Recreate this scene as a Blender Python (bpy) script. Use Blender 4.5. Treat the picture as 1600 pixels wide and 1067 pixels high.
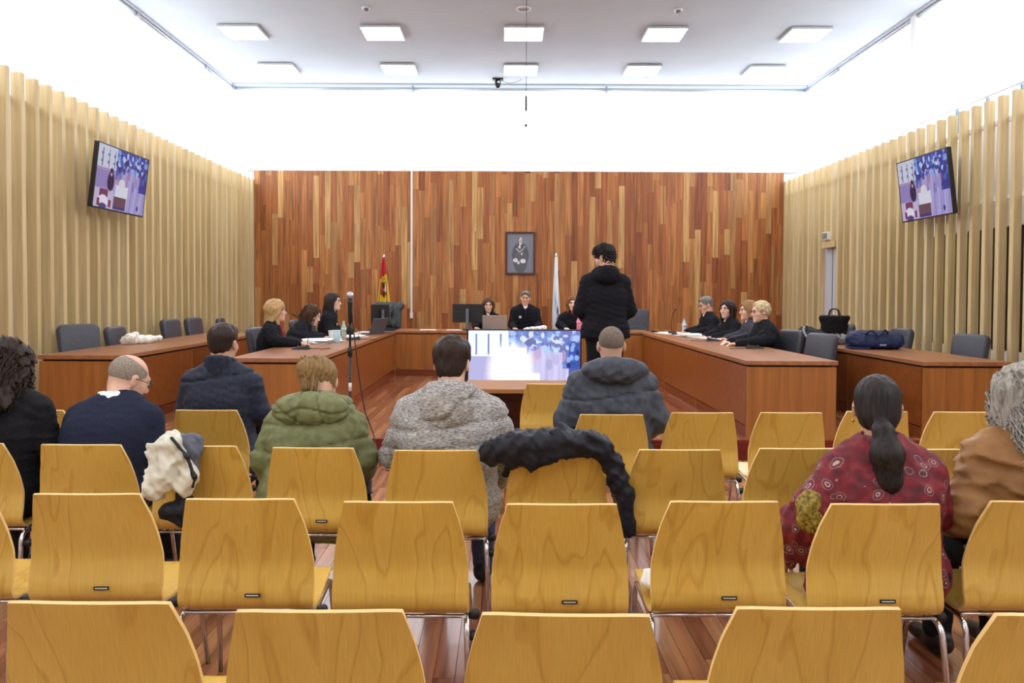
import bpy, bmesh, math, random
import numpy as np
from mathutils import Vector, Matrix

# ------------------------------------------------------------------ scene, camera, light
scene = bpy.context.scene
for o in list(bpy.data.objects):
    bpy.data.objects.remove(o, do_unlink=True)
COL = scene.collection
random.seed(7)
RNG = np.random.RandomState(5)

F = 1200.0                       # focal length in pixels of the 1600 x 1067 frame
PITCH = math.radians(1.4)
PPX, PPY = 785.0, 460.0 + F * math.tan(PITCH)
CAMZ = 1.5
cam_d = bpy.data.cameras.new('camera'); cam = bpy.data.objects.new('camera', cam_d); COL.objects.link(cam)
cam_d.sensor_fit = 'HORIZONTAL'; cam_d.sensor_width = 36.0; cam_d.lens = F / 1600.0 * 36.0
cam_d.shift_x = (800.0 - PPX) / 1600.0
cam_d.shift_y = -(533.5 - PPY) / 1600.0
cam_d.clip_start = 0.05
ROLL = math.radians(0.25)
cam.matrix_world = Matrix.Translation((0, 0, CAMZ)) @ Matrix.Rotation(math.pi / 2 - PITCH, 4, 'X') @ Matrix.Rotation(ROLL, 4, 'Z')
scene.camera = cam

world = bpy.data.worlds.new('world'); scene.world = world; world.use_nodes = True
world.node_tree.nodes['Background'].inputs[0].default_value = (0.75, 0.87, 1.0, 1)
world.node_tree.nodes['Background'].inputs[1].default_value = 1.0

scene.view_settings.view_transform = 'Standard'
scene.view_settings.look = 'None'
scene.view_settings.exposure = 0.45
scene.view_settings.gamma = 1.0
scene.view_settings.use_curve_mapping = False
BLIND_LIGHT = 1.9                # daylight glowing through the roller blinds
PANEL_LIGHT = 9.0                # the square ceiling luminaires

def ray(x, y):
    a, b = x - PPX, y - PPY
    a, b = a * math.cos(ROLL) + b * math.sin(ROLL), -a * math.sin(ROLL) + b * math.cos(ROLL)
    r = a / F; u = -b / F
    return Vector((r, math.cos(PITCH) + u * math.sin(PITCH), -math.sin(PITCH) + u * math.cos(PITCH)))
def P(x, y, D):
    """world point that stands at distance D down the room along the sight line of photo pixel (x, y)"""
    d = ray(x, y); d *= D / d.y
    return Vector((d.x, D, CAMZ + d.z))
def PZ(x, y, z):
    """the same for a point at height z"""
    d = ray(x, y); d *= (z - CAMZ) / d.z
    return Vector((d.x, d.y, z))

# ------------------------------------------------------------------ helpers
def lin(c):
    return tuple(((v / 255.0) / 12.92 if v / 255.0 <= 0.04045 else ((v / 255.0 + 0.055) / 1.055) ** 2.4) for v in c)

class NT:
    def __init__(self, m):
        self.t = m.node_tree; self.n = self.t.nodes; self.l = self.t.links
    def add(self, kind, **kw):
        nd = self.n.new(kind)
        for k, v in kw.items():
            if k.startswith('i_'):
                key = k[2:]
                nd.inputs[int(key) if key.isdigit() else key.replace('_', ' ')].default_value = v
            else:
                setattr(nd, k, v)
        return nd
    def link(self, a, b): self.l.new(a, b)

MATS = {}
def mat(name, rgb=None, rough=0.5, metal=0.0, spec=0.5, coat=0.0, sheen=0.0):
    if name in MATS: return MATS[name]
    m = bpy.data.materials.new(name); m.use_nodes = True
    b = m.node_tree.nodes['Principled BSDF']
    if rgb is not None: b.inputs['Base Color'].default_value = (*lin(rgb), 1)
    b.inputs['Roughness'].default_value = rough; b.inputs['Metallic'].default_value = metal
    b.inputs['Specular IOR Level'].default_value = spec
    b.inputs['Coat Weight'].default_value = coat
    b.inputs['Sheen Weight'].default_value = sheen
    MATS[name] = m
    return m

def bump(nt, height, strength=0.2, dist=0.01):
    b = nt.add('ShaderNodeBump'); b.inputs['Strength'].default_value = strength; b.inputs['Distance'].default_value = dist
    nt.link(height, b.inputs['Height']); nt.link(b.outputs[0], nt.n['Principled BSDF'].inputs['Normal'])

def ramp(nt, fac, stops):
    r = nt.add('ShaderNodeValToRGB')
    while len(r.color_ramp.elements) < len(stops): r.color_ramp.elements.new(0.5)
    for e, (p, c) in zip(r.color_ramp.elements, stops):
        e.position = p; e.color = (*lin(c), 1)
    nt.link(fac, r.inputs[0]); return r

def noise_mat(name, c1, c2, scale=8.0, stretch=(1, 1, 1), rough=0.6, bump_s=0.0, detail=4.0, lo=0.35, hi=0.65, spec=0.4, sheen=0.0, coat=0.0, metal=0.0):
    if name in MATS: return MATS[name]
    m = mat(name, c1, rough, metal, spec, coat, sheen); nt = NT(m)
    tc = nt.add('ShaderNodeTexCoord'); mp = nt.add('ShaderNodeMapping'); mp.inputs['Scale'].default_value = stretch
    nz = nt.add('ShaderNodeTexNoise'); nz.inputs['Scale'].default_value = scale; nz.inputs['Detail'].default_value = detail
    nt.link(tc.outputs['Object'], mp.inputs[0]); nt.link(mp.outputs[0], nz.inputs['Vector'])
    r = ramp(nt, nz.outputs['Fac'], [(lo, c1), (hi, c2)])
    nt.link(r.outputs[0], nt.n['Principled BSDF'].inputs['Base Color'])
    if bump_s: bump(nt, nz.outputs['Fac'], bump_s)
    return m

def wood_mat(name, tones, grain_axis='Z', rough=0.35, scale=1.0, random_obj=True, attr=None, spec=0.4, coat=0.0, contrast=0.25):
    """wood whose tone is picked per piece, with fine grain along one axis"""
    if name in MATS: return MATS[name]
    m = mat(name, tones[0], rough, 0, spec, coat); nt = NT(m)
    tc = nt.add('ShaderNodeTexCoord'); mp = nt.add('ShaderNodeMapping')
    s = {'X': (0.35, 9, 9), 'Y': (9, 0.35, 9), 'Z': (9, 9, 0.35)}[grain_axis]
    mp.inputs['Scale'].default_value = tuple(v * scale for v in s)
    geo = nt.add('ShaderNodeNewGeometry')
    oi = nt.add('ShaderNodeObjectInfo')
    add = nt.add('ShaderNodeVectorMath', operation='ADD')
    sc = nt.add('ShaderNodeVectorMath', operation='SCALE'); sc.inputs[0].default_value = (37.0, 11.0, 23.0)
    if attr:
        at = nt.add('ShaderNodeAttribute', attribute_name=attr); rnd = at.outputs['Fac']
    else:
        rnd = oi.outputs['Random']
    nt.link(rnd, sc.inputs['Scale'])
    nt.link(geo.outputs['Position'], mp.inputs[0])
    nt.link(mp.outputs[0], add.inputs[0]); nt.link(sc.outputs[0], add.inputs[1])
    nz = nt.add('ShaderNodeTexNoise'); nz.inputs['Scale'].default_value = 3.0; nz.inputs['Detail'].default_value = 5.0
    nz.inputs['Distortion'].default_value = 0.6
    nt.link(add.outputs[0], nz.inputs['Vector'])
    n = len(tones)
    r1 = ramp(nt, rnd, [(i / max(1, n - 1), c) for i, c in enumerate(tones)])
    hs = nt.add('ShaderNodeMix', data_type='RGBA', blend_type='MULTIPLY'); hs.inputs[0].default_value = 1.0
    r2 = ramp(nt, nz.outputs['Fac'], [(0.3, tuple(int(255 * (1 - contrast)) for _ in range(3))), (0.7, (255, 255, 255))])
    nt.link(r1.outputs[0], hs.inputs[6]); nt.link(r2.outputs[0], hs.inputs[7])
    nt.link(hs.outputs[2], nt.n['Principled BSDF'].inputs['Base Color'])
    return m

def emit_mat(name, rgb, strength):
    if name in MATS: return MATS[name]
    m = bpy.data.materials.new(name); m.use_nodes = True
    b = m.node_tree.nodes['Principled BSDF']
    b.inputs['Base Color'].default_value = (*lin(rgb), 1)
    b.inputs['Emission Color'].default_value = (*lin(rgb), 1); b.inputs['Emission Strength'].default_value = strength
    b.inputs['Roughness'].default_value = 0.8
    MATS[name] = m; return m

def link(o, parent=None):
    COL.objects.link(o)
    if parent is not None: o.parent = parent
    return o

def empty(name, loc=(0, 0, 0), rz=0.0, label=None, cat=None, group=None, parent=None):
    o = bpy.data.objects.new(name, None); o.empty_display_size = 0.1
    link(o, parent); o.location = loc; o.rotation_euler = (0, 0, rz)
    return tag(o, label, cat, group)

def tag(o, label=None, cat=None, group=None, kind=None):
    if label: o['label'] = label
    if cat: o['category'] = cat
    if group: o['group'] = group
    if kind: o['kind'] = kind
    return o

def mesh_np(name, v, f, m, parent=None, smooth=True, midx=None):
    """mesh from arrays; f is (n,4) quads or list of polys; m a material or list"""
    me = bpy.data.meshes.new(name)
    me.from_pydata([tuple(p) for p in np.asarray(v, float)], [], [tuple(int(i) for i in q) for q in f])
    for k in (m if isinstance(m, (list, tuple)) else [m]): me.materials.append(k)
    if midx is not None: me.polygons.foreach_set('material_index', np.asarray(midx, dtype=np.int32))
    if smooth: me.polygons.foreach_set('use_smooth', np.ones(len(me.polygons), dtype=bool))
    me.update()
    o = bpy.data.objects.new(name, me)
    return link(o, parent)

class MB:
    """collects boxes, tubes, lathes into one mesh"""
    def __init__(self): self.v = []; self.f = []; self.s = []; self.mi = []
    def _add(self, vs, fs, smooth=False, mi=0):
        b = len(self.v); self.v += [tuple(p) for p in vs]
        self.f += [tuple(b + i for i in q) for q in fs]; self.s += [smooth] * len(fs); self.mi += [mi] * len(fs)
    def box(self, x0, x1, y0, y1, z0, z1, mi=0, bev=0.0):
        if bev <= 0:
            vs = [(x, y, z) for z in (z0, z1) for y in (y0, y1) for x in (x0, x1)]
            self._add(vs, [(0, 2, 3, 1), (4, 5, 7, 6), (0, 1, 5, 4), (2, 6, 7, 3), (0, 4, 6, 2), (1, 3, 7, 5)], False, mi)
        else:
            bm = bmesh.new(); bmesh.ops.create_cube(bm, size=1)
            bmesh.ops.scale(bm, vec=(x1 - x0, y1 - y0, z1 - z0), verts=bm.verts)
            bmesh.ops.translate(bm, vec=((x0 + x1) / 2, (y0 + y1) / 2, (z0 + z1) / 2), verts=bm.verts)
            bmesh.ops.bevel(bm, geom=list(bm.edges), offset=bev, segments=2, profile=0.5, affect='EDGES')
            bm.verts.index_update()
            self._add([v.co[:] for v in bm.verts], [[v.index for v in f.verts] for f in bm.faces], bev > 0.012, mi)
            bm.free()
        return self
    def prism(self, poly, z0, z1, mi=0):
        n = len(poly)
        vs = [(p[0], p[1], z0) for p in poly] + [(p[0], p[1], z1) for p in poly]
        fs = [tuple(range(n - 1, -1, -1)), tuple(range(n, 2 * n))] + [(i, (i + 1) % n, n + (i + 1) % n, n + i) for i in range(n)]
        self._add(vs, fs, False, mi); return self
    def tube(self, pts, r, n=8, mi=0, closed=False, caps=True):
        pts = [Vector(p) for p in pts]; m = len(pts)
        rs = r if isinstance(r, (list, tuple)) else [r] * m
        vs = []; fs = []; up = None
        for i, p in enumerate(pts):
            a = pts[(i - 1) % m] if (closed or i > 0) else p
            b = pts[(i + 1) % m] if (closed or i < m - 1) else p
            t = (b - a)
            t = t.normalized() if t.length > 1e-9 else Vector((0, 0, 1))
            if up is None:
                up = Vector((0, 0, 1)) if abs(t.z) < 0.9 else Vector((1, 0, 0))
            s = t.cross(up)
            if s.length < 1e-6: s = t.cross(Vector((0, 1, 0.1)))
            s.normalize(); up = s.cross(t).normalized()
            for k in range(n):
                a_ = 2 * math.pi * k / n
                vs.append(p + (s * math.cos(a_) + up * math.sin(a_)) * rs[i])
        for i in range(m if closed else m - 1):
            j = (i + 1) % m
            for k in range(n):
                fs.append((i * n + k, i * n + (k + 1) % n, j * n + (k + 1) % n, j * n + k))
        if caps and not closed:
            fs.append(tuple(range(n - 1, -1, -1))); fs.append(tuple((m - 1) * n + k for k in range(n)))
        self._add(vs, fs, True, mi); return self
    def lathe(self, prof, c=(0, 0, 0), n=16, mi=0, axis='Z'):
        vs = []; fs = []
        for (r, z) in prof:
            for k in range(n):
                a = 2 * math.pi * k / n
                p = (r * math.cos(a), r * math.sin(a), z)
                if axis == 'Y': p = (p[0], p[2], p[1])
                if axis == 'X': p = (p[2], p[0], p[1])
                vs.append((c[0] + p[0], c[1] + p[1], c[2] + p[2]))
        m = len(prof)
        for i in range(m - 1):
            for k in range(n): fs.append((i * n + k, i * n + (k + 1) % n, (i + 1) * n + (k + 1) % n, (i + 1) * n + k))
        fs.append(tuple(range(n - 1, -1, -1))); fs.append(tuple((m - 1) * n + k for k in range(n)))
        self._add(vs, fs, True, mi); return self
    def ball(self, c, r, n=12, mi=0):
        rr = r if isinstance(r, (tuple, list)) else (r, r, r)
        vs = []; fs = []
        m = max(5, n // 2)
        for i in range(1, m):
            th = math.pi * i / m
            for k in range(n):
                a = 2 * math.pi * k / n
                vs.append((c[0] + rr[0] * math.sin(th) * math.cos(a), c[1] + rr[1] * math.sin(th) * math.sin(a), c[2] + rr[2] * math.cos(th)))
        vs += [(c[0], c[1], c[2] + rr[2]), (c[0], c[1], c[2] - rr[2])]
        t, b = len(vs) - 2, len(vs) - 1
        for i in range(m - 2):
            for k in range(n): fs.append((i * n + k, (i + 1) * n + k, (i + 1) * n + (k + 1) % n, i * n + (k + 1) % n))
        for k in range(n):
            fs.append((t, k, (k + 1) % n)); fs.append((b, (m - 2) * n + (k + 1) % n, (m - 2) * n + k))
        self._add(vs, fs, True, mi); return self
    def build(self, name, m, parent=None, loc=None):
        me = bpy.data.meshes.new(name); me.from_pydata(self.v, [], self.f)
        for k in (m if isinstance(m, (list, tuple)) else [m]): me.materials.append(k)
        me.polygons.foreach_set('use_smooth', np.array(self.s, dtype=bool))
        me.polygons.foreach_set('material_index', np.array(self.mi, dtype=np.int32))
        bm = bmesh.new(); bm.from_mesh(me); bmesh.ops.recalc_face_normals(bm, faces=bm.faces); bm.to_mesh(me); bm.free()
        me.update()
        o = bpy.data.objects.new(name, me); link(o, parent)
        if loc is not None: o.location = loc
        return o

def crv(pts, n=8):
    """Catmull-Rom through points"""
    pts = [Vector(p) for p in pts]; q = [pts[0] * 2 - pts[1]] + pts + [pts[-1] * 2 - pts[-2]]
    out = []
    for i in range(1, len(q) - 2):
        for k in range(n):
            t = k / n
            a, b, c, d = q[i - 1], q[i], q[i + 1], q[i + 2]
            out.append(0.5 * ((2 * b) + (c - a) * t + (2 * a - 5 * b + 4 * c - d) * t * t + (3 * b - a - 3 * c + d) * t ** 3))
    out.append(pts[-1]); return out

def fillet(pts, r, n=5):
    pts = [Vector(p) for p in pts]; out = [pts[0]]
    for i in range(1, len(pts) - 1):
        a, b, c = pts[i - 1], pts[i], pts[i + 1]
        d1 = (a - b); d2 = (c - b); rr = min(r, d1.length * 0.45, d2.length * 0.45)
        p1 = b + d1.normalized() * rr; p2 = b + d2.normalized() * rr
        for k in range(n + 1):
            t = k / n; out.append(p1 * (1 - t) ** 2 + b * 2 * t * (1 - t) + p2 * t * t)
    out.append(pts[-1]); return out

def copy_tree(o, parent=None):
    c = o.copy(); COL.objects.link(c)
    if parent is not None: c.parent = parent
    for ch in list(o.children): copy_tree(ch, c)
    return c

UNIT = {}
def unit_box(m):
    if m.name in UNIT: return UNIT[m.name]
    me = bpy.data.meshes.new('board')
    vs = [(x, y, z) for z in (-.5, .5) for y in (-.5, .5) for x in (-.5, .5)]
    me.from_pydata(vs, [], [(0, 2, 3, 1), (4, 5, 7, 6), (0, 1, 5, 4), (2, 6, 7, 3), (0, 4, 6, 2), (1, 3, 7, 5)])
    me.materials.append(m); me.update(); UNIT[m.name] = me; return me

def piece(name, m, c, s, parent):
    o = bpy.data.objects.new(name, unit_box(m)); link(o, parent); o.location = c; o.scale = s; return o

def painted(name, W, H, img, parent, m, mw):
    """a flat picture of W x H metres in the local XZ plane facing -Y, coloured face by face from img[row, col] (sRGB 0-255, row 0 on top)"""
    h, w = img.shape[:2]
    xs = np.linspace(-W / 2, W / 2, w + 1); zs = np.linspace(H / 2, -H / 2, h + 1)
    v = [(x, 0, z) for z in zs for x in xs]
    f = [(r * (w + 1) + c, (r + 1) * (w + 1) + c, (r + 1) * (w + 1) + c + 1, r * (w + 1) + c + 1) for r in range(h) for c in range(w)]
    o = mesh_np(name, v, f, m, parent, smooth=False)
    a = o.data.color_attributes.new('paint', 'FLOAT_COLOR', 'CORNER')
    c = np.clip(img / 255.0, 0, 1); c = np.where(c <= 0.04045, c / 12.92, ((c + 0.055) / 1.055) ** 2.4)
    c = np.concatenate([c, np.ones((h, w, 1))], 2).reshape(-1, 4)
    a.data.foreach_set('color', np.repeat(c, 4, axis=0).astype(np.float32).ravel())
    return o

def paint_mat(name, emit=0.0, rough=0.3):
    m = mat(name, (128, 128, 128), rough); nt = NT(m)
    at = nt.add('ShaderNodeAttribute', attribute_name='paint')
    b = nt.n['Principled BSDF']
    if emit:
        b.inputs['Base Color'].default_value = (0.01, 0.01, 0.01, 1)
        nt.link(at.outputs['Color'], b.inputs['Emission Color']); b.inputs['Emission Strength'].default_value = emit
    else:
        nt.link(at.outputs['Color'], b.inputs['Base Color'])
    return m

def canvas(w, h, c): return np.tile(np.array(c, float), (h, w, 1))
def rect(img, u0, u1, v0, v1, c, a=1.0):
    h, w = img.shape[:2]
    r0, r1 = int(round(v0 * h)), int(round(v1 * h)); c0, c1 = int(round(u0 * w)), int(round(u1 * w))
    img[r0:r1, c0:c1] = img[r0:r1, c0:c1] * (1 - a) + np.array(c, float) * a
def oval(img, u, v, ru, rv, c, a=1.0, soft=0.15):
    h, w = img.shape[:2]
    vv, uu = np.mgrid[0:h, 0:w]; uu = (uu + .5) / w; vv = (vv + .5) / h
    d = np.sqrt(((uu - u) / ru) ** 2 + ((vv - v) / rv) ** 2)
    k = np.clip((1 - d) / soft, 0, 1)[..., None] * a
    img[:] = img * (1 - k) + np.array(c, float) * k

ORD = ['first', 'second', 'third', 'fourth', 'fifth', 'sixth', 'seventh', 'eighth', 'ninth', 'tenth']
# ------------------------------------------------------------------ the room
YB, YR = 15.0, -6.0
XL, XR = -4.84, 5.46            # room faces of the slat screens
WL, WR = -5.28, 5.93            # side walls behind the slats
ZC, ZS, ZW = 5.57, 3.71, 3.89
DAIS_Y, DAIS_Z = 6.98, 0.18

M_white = noise_mat('white_plaster', (232, 233, 234), (240, 240, 240), 3, rough=0.85, spec=0.2)
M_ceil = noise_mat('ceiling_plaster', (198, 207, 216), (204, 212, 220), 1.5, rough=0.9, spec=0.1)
M_alu = mat('satin_aluminium', (205, 210, 216), 0.35, 0.6)
M_dark = mat('black_plastic', (22, 22, 25), 0.45)
M_chrome = mat('chrome', (215, 215, 218), 0.12, 1.0)
M_wallwood = wood_mat('wall_board_wood', [(152, 82, 44), (200, 128, 70), (174, 100, 54), (214, 150, 86), (186, 114, 60), (204, 134, 74), (160, 88, 48), (226, 176, 110), (194, 120, 66)], 'Z', 0.4, contrast=0.35)
M_wallwood2 = wood_mat('wall_board_wood_far', [(152, 82, 44), (200, 128, 70), (174, 100, 54), (214, 150, 86), (186, 114, 60), (204, 134, 74), (160, 88, 48), (226, 176, 110), (194, 120, 66)], 'Z', 0.4, attr='tone', contrast=0.35)
FT = [(160, 94, 66), (190, 126, 90), (150, 84, 60), (202, 142, 102), (174, 108, 76), (212, 152, 106), (166, 100, 70)]
M_floor = wood_mat('floor_board_wood', FT, 'Y', 0.2, contrast=0.3, coat=.25)
M_floor2 = wood_mat('floor_board_wood_far', FT, 'Y', 0.2, attr='tone', contrast=0.3, coat=.25)
M_under = mat('joint_brown', (58, 30, 20), 0.8)
M_slat = wood_mat('pale_slat_wood', [(214, 190, 138), (222, 198, 150), (208, 182, 130), (226, 204, 158)], 'Z', 0.5, contrast=0.12)

floor = tag(MB().box(-6.4, 7.1, YR - 0.3, DAIS_Y, -0.25, -0.012).build('floor', M_under), kind='structure')
dais = tag(MB().box(-6.4, 7.1, DAIS_Y + 0.02, YB + 0.4, -0.25, DAIS_Z - 0.012).build('floor_dais', M_under), kind='structure')
def boards_mesh(name, boxes, m, parent):
    """many boards beyond the countable ones, real boxes joined into one part"""
    mb = MB(); tone = []
    for (c, s) in boxes:
        mb.box(c[0] - s[0] / 2, c[0] + s[0] / 2, c[1] - s[1] / 2, c[1] + s[1] / 2, c[2] - s[2] / 2, c[2] + s[2] / 2)
        tone += [random.random()] * 8
    o = mb.build(name, m, parent)
    a = o.data.attributes.new('tone', 'FLOAT', 'POINT'); a.data.foreach_set('value', np.array(tone, dtype=np.float32))
    o['kind'] = 'stuff'; return o

def plank_floor(parent, x0, x1, y0, y1, ztop, w, score, name='plank'):
    items = []
    n = int((x1 - x0) / w)
    for i in range(n):
        x = x0 + (i + .5) * w; y = y0 - random.uniform(0, 0.9)
        while y < y1:
            L = random.choice((0.7, 0.9, 1.1, 1.3)); a, b = max(y, y0), min(y + L, y1)
            if b - a > 0.05: items.append(((x, (a + b) / 2, ztop - 0.011 + random.uniform(-.0006, .0)), (w - 0.0022, b - a - 0.002, 0.022)))
            y += L
    items.sort(key=lambda t: score(t[0]))
    for c, s in items[:300]: piece(name, M_floor, c, s, parent)
    boards_mesh('plank_field', items[300:], M_floor2, parent)
def fl_score(c):
    inside = abs((c[0]) / c[1]) < 0.66 if c[1] > 1.7 else False
    return c[1] if inside else 50 + abs(c[0]) + abs(c[1])
plank_floor(floor, WL, WR, YR, DAIS_Y, 0.0, 0.085, fl_score)
plank_floor(dais, WL, WR, DAIS_Y + 0.02, YB, DAIS_Z, 0.085, lambda c: c[1] if -1.75 < c[0] < 2.4 else 30 + c[1])
# step edge of the dais: boards and a nosing
riser = tag(MB().box(WL, WR, DAIS_Y, DAIS_Y + 0.02, 0, DAIS_Z - 0.02).build('trim_1', M_under), kind='structure')
M_riser = wood_mat('riser_wood', [(128, 34, 20), (140, 42, 24), (118, 30, 18)], 'X', 0.3)
x = WL
while x < WR - 0.1:
    L = min(1.6, WR - x); piece('riser_board', M_riser, (x + L / 2, DAIS_Y - 0.009, 0.08), (L - 0.004, 0.018, 0.158), riser); x += L
piece('nosing', M_riser, ((WL + WR) / 2, DAIS_Y + 0.005, DAIS_Z - 0.009), (WR - WL, 0.05, 0.02), riser)

# ---- back wall of staggered vertical boards
wall_back = tag(MB().box(XL - .01, XR + .01, YB + 0.022, YB + 0.2, 0, ZW - 0.004).box(WL - .4, XL - .01, YB + .05, YB + .2, 0, ZW - .004, mi=1).box(XR + .01, WR + .4, YB + .05, YB + .2, 0, ZW - .004, mi=1).build('wall_back', [M_under, M_white]), kind='structure')
items = []
w = 0.1145; n = int(round((XR - XL) / w)); w = (XR - XL) / n
for i in range(n):
    z = DAIS_Z - random.uniform(0, 1.2)
    while z < ZW:
        L = random.choice((0.5, 0.75, 1.0, 1.3, 1.6, 1.9)); a, b = max(z, DAIS_Z), min(z + L, ZW)
        if b - a > 0.03: items.append(((XL + (i + .5) * w, YB + 0.011 + random.uniform(-.002, .002), (a + b) / 2), (w - 0.002, 0.022, b - a - 0.002)))
        z += L
items.sort(key=lambda t: -t[0][2] if t[0][2] > 1.0 else 10)
for c, s in items[:300]: piece('board', M_wallwood, c, s, wall_back)
boards_mesh('board_field', items[300:], M_wallwood2, wall_back)
tag(MB().box(-1.795, -1.755, YB - 0.014, YB + 0.0, 1.12, ZW - 0.002).box(-1.802, -1.748, YB - 0.03, YB, 1.03, 1.14).build('trim_2', mat('white_trunking', (226, 220, 210), 0.5)), kind='structure')
tag(MB().box(WL - .4, WR + .4, YB - 0.005, YB + 0.3, ZW, ZW + 0.03).build('trim_3', M_white), kind='structure')

# ---- side walls behind the slat screens
def side_wall(name, xin, sgn, openings=()):
    mb = MB()
    a, b = (xin, xin + 0.2 * sgn) if sgn > 0 else (xin + 0.2 * sgn, xin)
    ys = [YR]; zt = 3.62
    for (y0, y1, z0, z1) in openings:
        mb.box(a, b, ys[-1], y0, 0, zt); mb.box(a, b, y0, y1, 0, z0); mb.box(a, b, y0, y1, z1, zt); ys.append(y1)
    mb.box(a, b, ys[-1], YB + 0.3, 0, zt)
    return tag(mb.build(name, M_white), kind='structure')
wall_l = side_wall('wall_left', WL, -1)
wall_r = side_wall('wall_right', WR, 1, [(4.6, 10.95, 0.85, 2.33)])
# the dark glazed opening seen between the right hand slats
M_glassdark = mat('dark_window_glass', (30, 20, 16), 0.15, spec=0.5)
win = tag(MB().box(WR + 0.12, WR + 0.135, 4.6, 10.95, 0.85, 2.33).build('window_1', M_glassdark), kind='structure')
for yy in (4.6, 6.18, 7.77, 9.36, 10.9):
    piece('mullion', mat('brown_frame', (52, 32, 22), 0.5), (WR + 0.1, yy + 0.025, 1.59), (0.06, 0.05, 1.48), win)
wall_rear = tag(MB().box(WL - .2, WR + .2, YR - 0.2, YR, 0, ZC + .2).build('wall_rear', M_white), kind='structure')

def slats(parent, x0, x1, ys, skip=None, ztop=ZS):
    for y in ys:
        z0, z1 = DAIS_Z if y > DAIS_Y else 0.0, ztop
        if skip and skip[0] < y < skip[1]: z0 = skip[2]
        piece('slat', M_slat, ((x0 + x1) / 2, y, (z0 + z1) / 2), (abs(x1 - x0), 0.066, z1 - z0), parent)
PITCH_S = 0.2387
slats(wall_l, XL - 0.105, XL, [14.95 - PITCH_S * i for i in range(50)])
slats(wall_r, XR, XR + 0.088, [14.95 - PITCH_S * i for i in range(50)], skip=(12.66, 13.15, 2.42))
for (xa, w_) in ((XL - 0.12, wall_l), (XR + 0.10, wall_r)):      # rails the slats are fixed to
    for zz in (0.6, 2.6, 3.45):
        piece('rail', M_white, (xa, 9.0, zz), (0.03, 12.0, 0.05), w_)

# grey service door behind the gap in the right hand screen
dr = tag(MB().box(XR + 0.09, XR + 0.13, 12.45, 13.30, DAIS_Z, 2.34).build('door_1', mat('grey_door_paint', (186, 188, 196), 0.5)), kind='structure')
piece('door_joint', M_dark, (XR + 0.088, 12.93, 1.26), (0.006, 0.012, 2.1), dr)
MB().tube(fillet([(XR + 0.09, 12.86, 1.2), (XR + 0.05, 12.86, 1.2), (XR + 0.05, 12.74, 1.2)], 0.02), 0.011).build('door_handle', M_chrome, dr)
piece('header', M_slat, (XR + 0.04, 12.9, 2.36), (0.1, 0.52, 0.1), dr)
ex = empty('emergency_sign', (XR - 0.02, 12.93, 2.5), 0, 'small white emergency exit box above the grey door', 'sign')
MB().box(-.03, .03, -.11, .11, -.06, .07, bev=.008).build('housing', mat('sign_white', (225, 228, 224), .4), ex)
MB().box(-.034, -.03, -.09, .09, -.045, .055).build('sign_face', mat('sign_grey', (120, 128, 122), .4), ex)

# ---- ceiling
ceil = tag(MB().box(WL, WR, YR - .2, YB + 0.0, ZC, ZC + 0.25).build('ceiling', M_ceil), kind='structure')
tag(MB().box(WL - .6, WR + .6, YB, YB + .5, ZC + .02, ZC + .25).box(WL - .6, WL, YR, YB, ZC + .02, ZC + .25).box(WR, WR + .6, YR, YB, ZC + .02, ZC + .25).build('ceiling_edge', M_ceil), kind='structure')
tag(MB().box(WL + .02, WR - .02, YB - 0.045, YB + 0.0, ZC - 0.03, ZC).box(WL, WL + .045, YR, YB, ZC - 0.03, ZC).box(WR - .045, WR, YR, YB, ZC - 0.03, ZC).build('trim_4', mat('cornice_grey', (190, 194, 204), .5)), kind='structure')

# ---- roller blinds with daylight behind them, all along the clerestory
M_blind = emit_mat('backlit_blind_fabric', (243, 248, 255), BLIND_LIGHT)
def blind(p0, p1, nrm, zb, label, lower=None):
    p0, p1, nrm = Vector(p0), Vector(p1), Vector(nrm)
    e = empty('roller_blind', ((p0.x + p1.x) / 2, (p0.y + p1.y) / 2, ZC), 0, label, 'roller blind', 'roller blinds of the clerestory')
    c = Vector(e.location); t = (p1 - p0).normalized(); L = (p1 - p0).length / 2 - 0.012
    def W(a, n_, z): q = t * a + nrm * n_; return (q.x, q.y, z - ZC)
    vs = [W(-L, 0, zb), W(L, 0, zb), W(L, 0, ZC - .05), W(-L, 0, ZC - .05), W(-L, -.006, zb), W(L, -.006, zb), W(L, -.006, ZC - .05), W(-L, -.006, ZC - .05)]
    mesh_np('fabric', vs, [(0, 1, 2, 3), (7, 6, 5, 4), (0, 4, 5, 1), (1, 5, 6, 2), (2, 6, 7, 3), (3, 7, 4, 0)], M_blind, e, smooth=False)
    MB().tube([W(-L, .035, ZC - .055), W(L, .035, ZC - .055)], 0.036, 12).build('roller_tube', M_alu, e)
    MB().tube([W(-L, .0, zb), W(L, .0, zb)], 0.012, 6).build('bottom_bar', M_alu, e)
    for s in (-1, 1):
        q0 = W(s * L, -.01, ZC - .11); q1 = W(s * (L + .01), .08, ZC)
        MB().box(min(q0[0], q1[0]), max(q0[0], q1[0]) + .012, min(q0[1], q1[1]), max(q0[1], q1[1]) + .012, -.11, 0).build('bracket', M_alu, e)
xs = [WL + .0, -1.775, 2.01, WR - .0]
nm = ['left', 'middle', 'right']
for i in range(3):
    blind((xs[i], YB + .2, 0), (xs[i + 1], YB + .2, 0), (0, -1, 0), ZW + .03, 'white glowing roller blind above the %s part of the wooden wall' % nm[i])
ys = [YB + .08, 13.72, 11.15, 8.5, 5.85, 3.2, .55, -2.1, -4.75]
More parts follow.
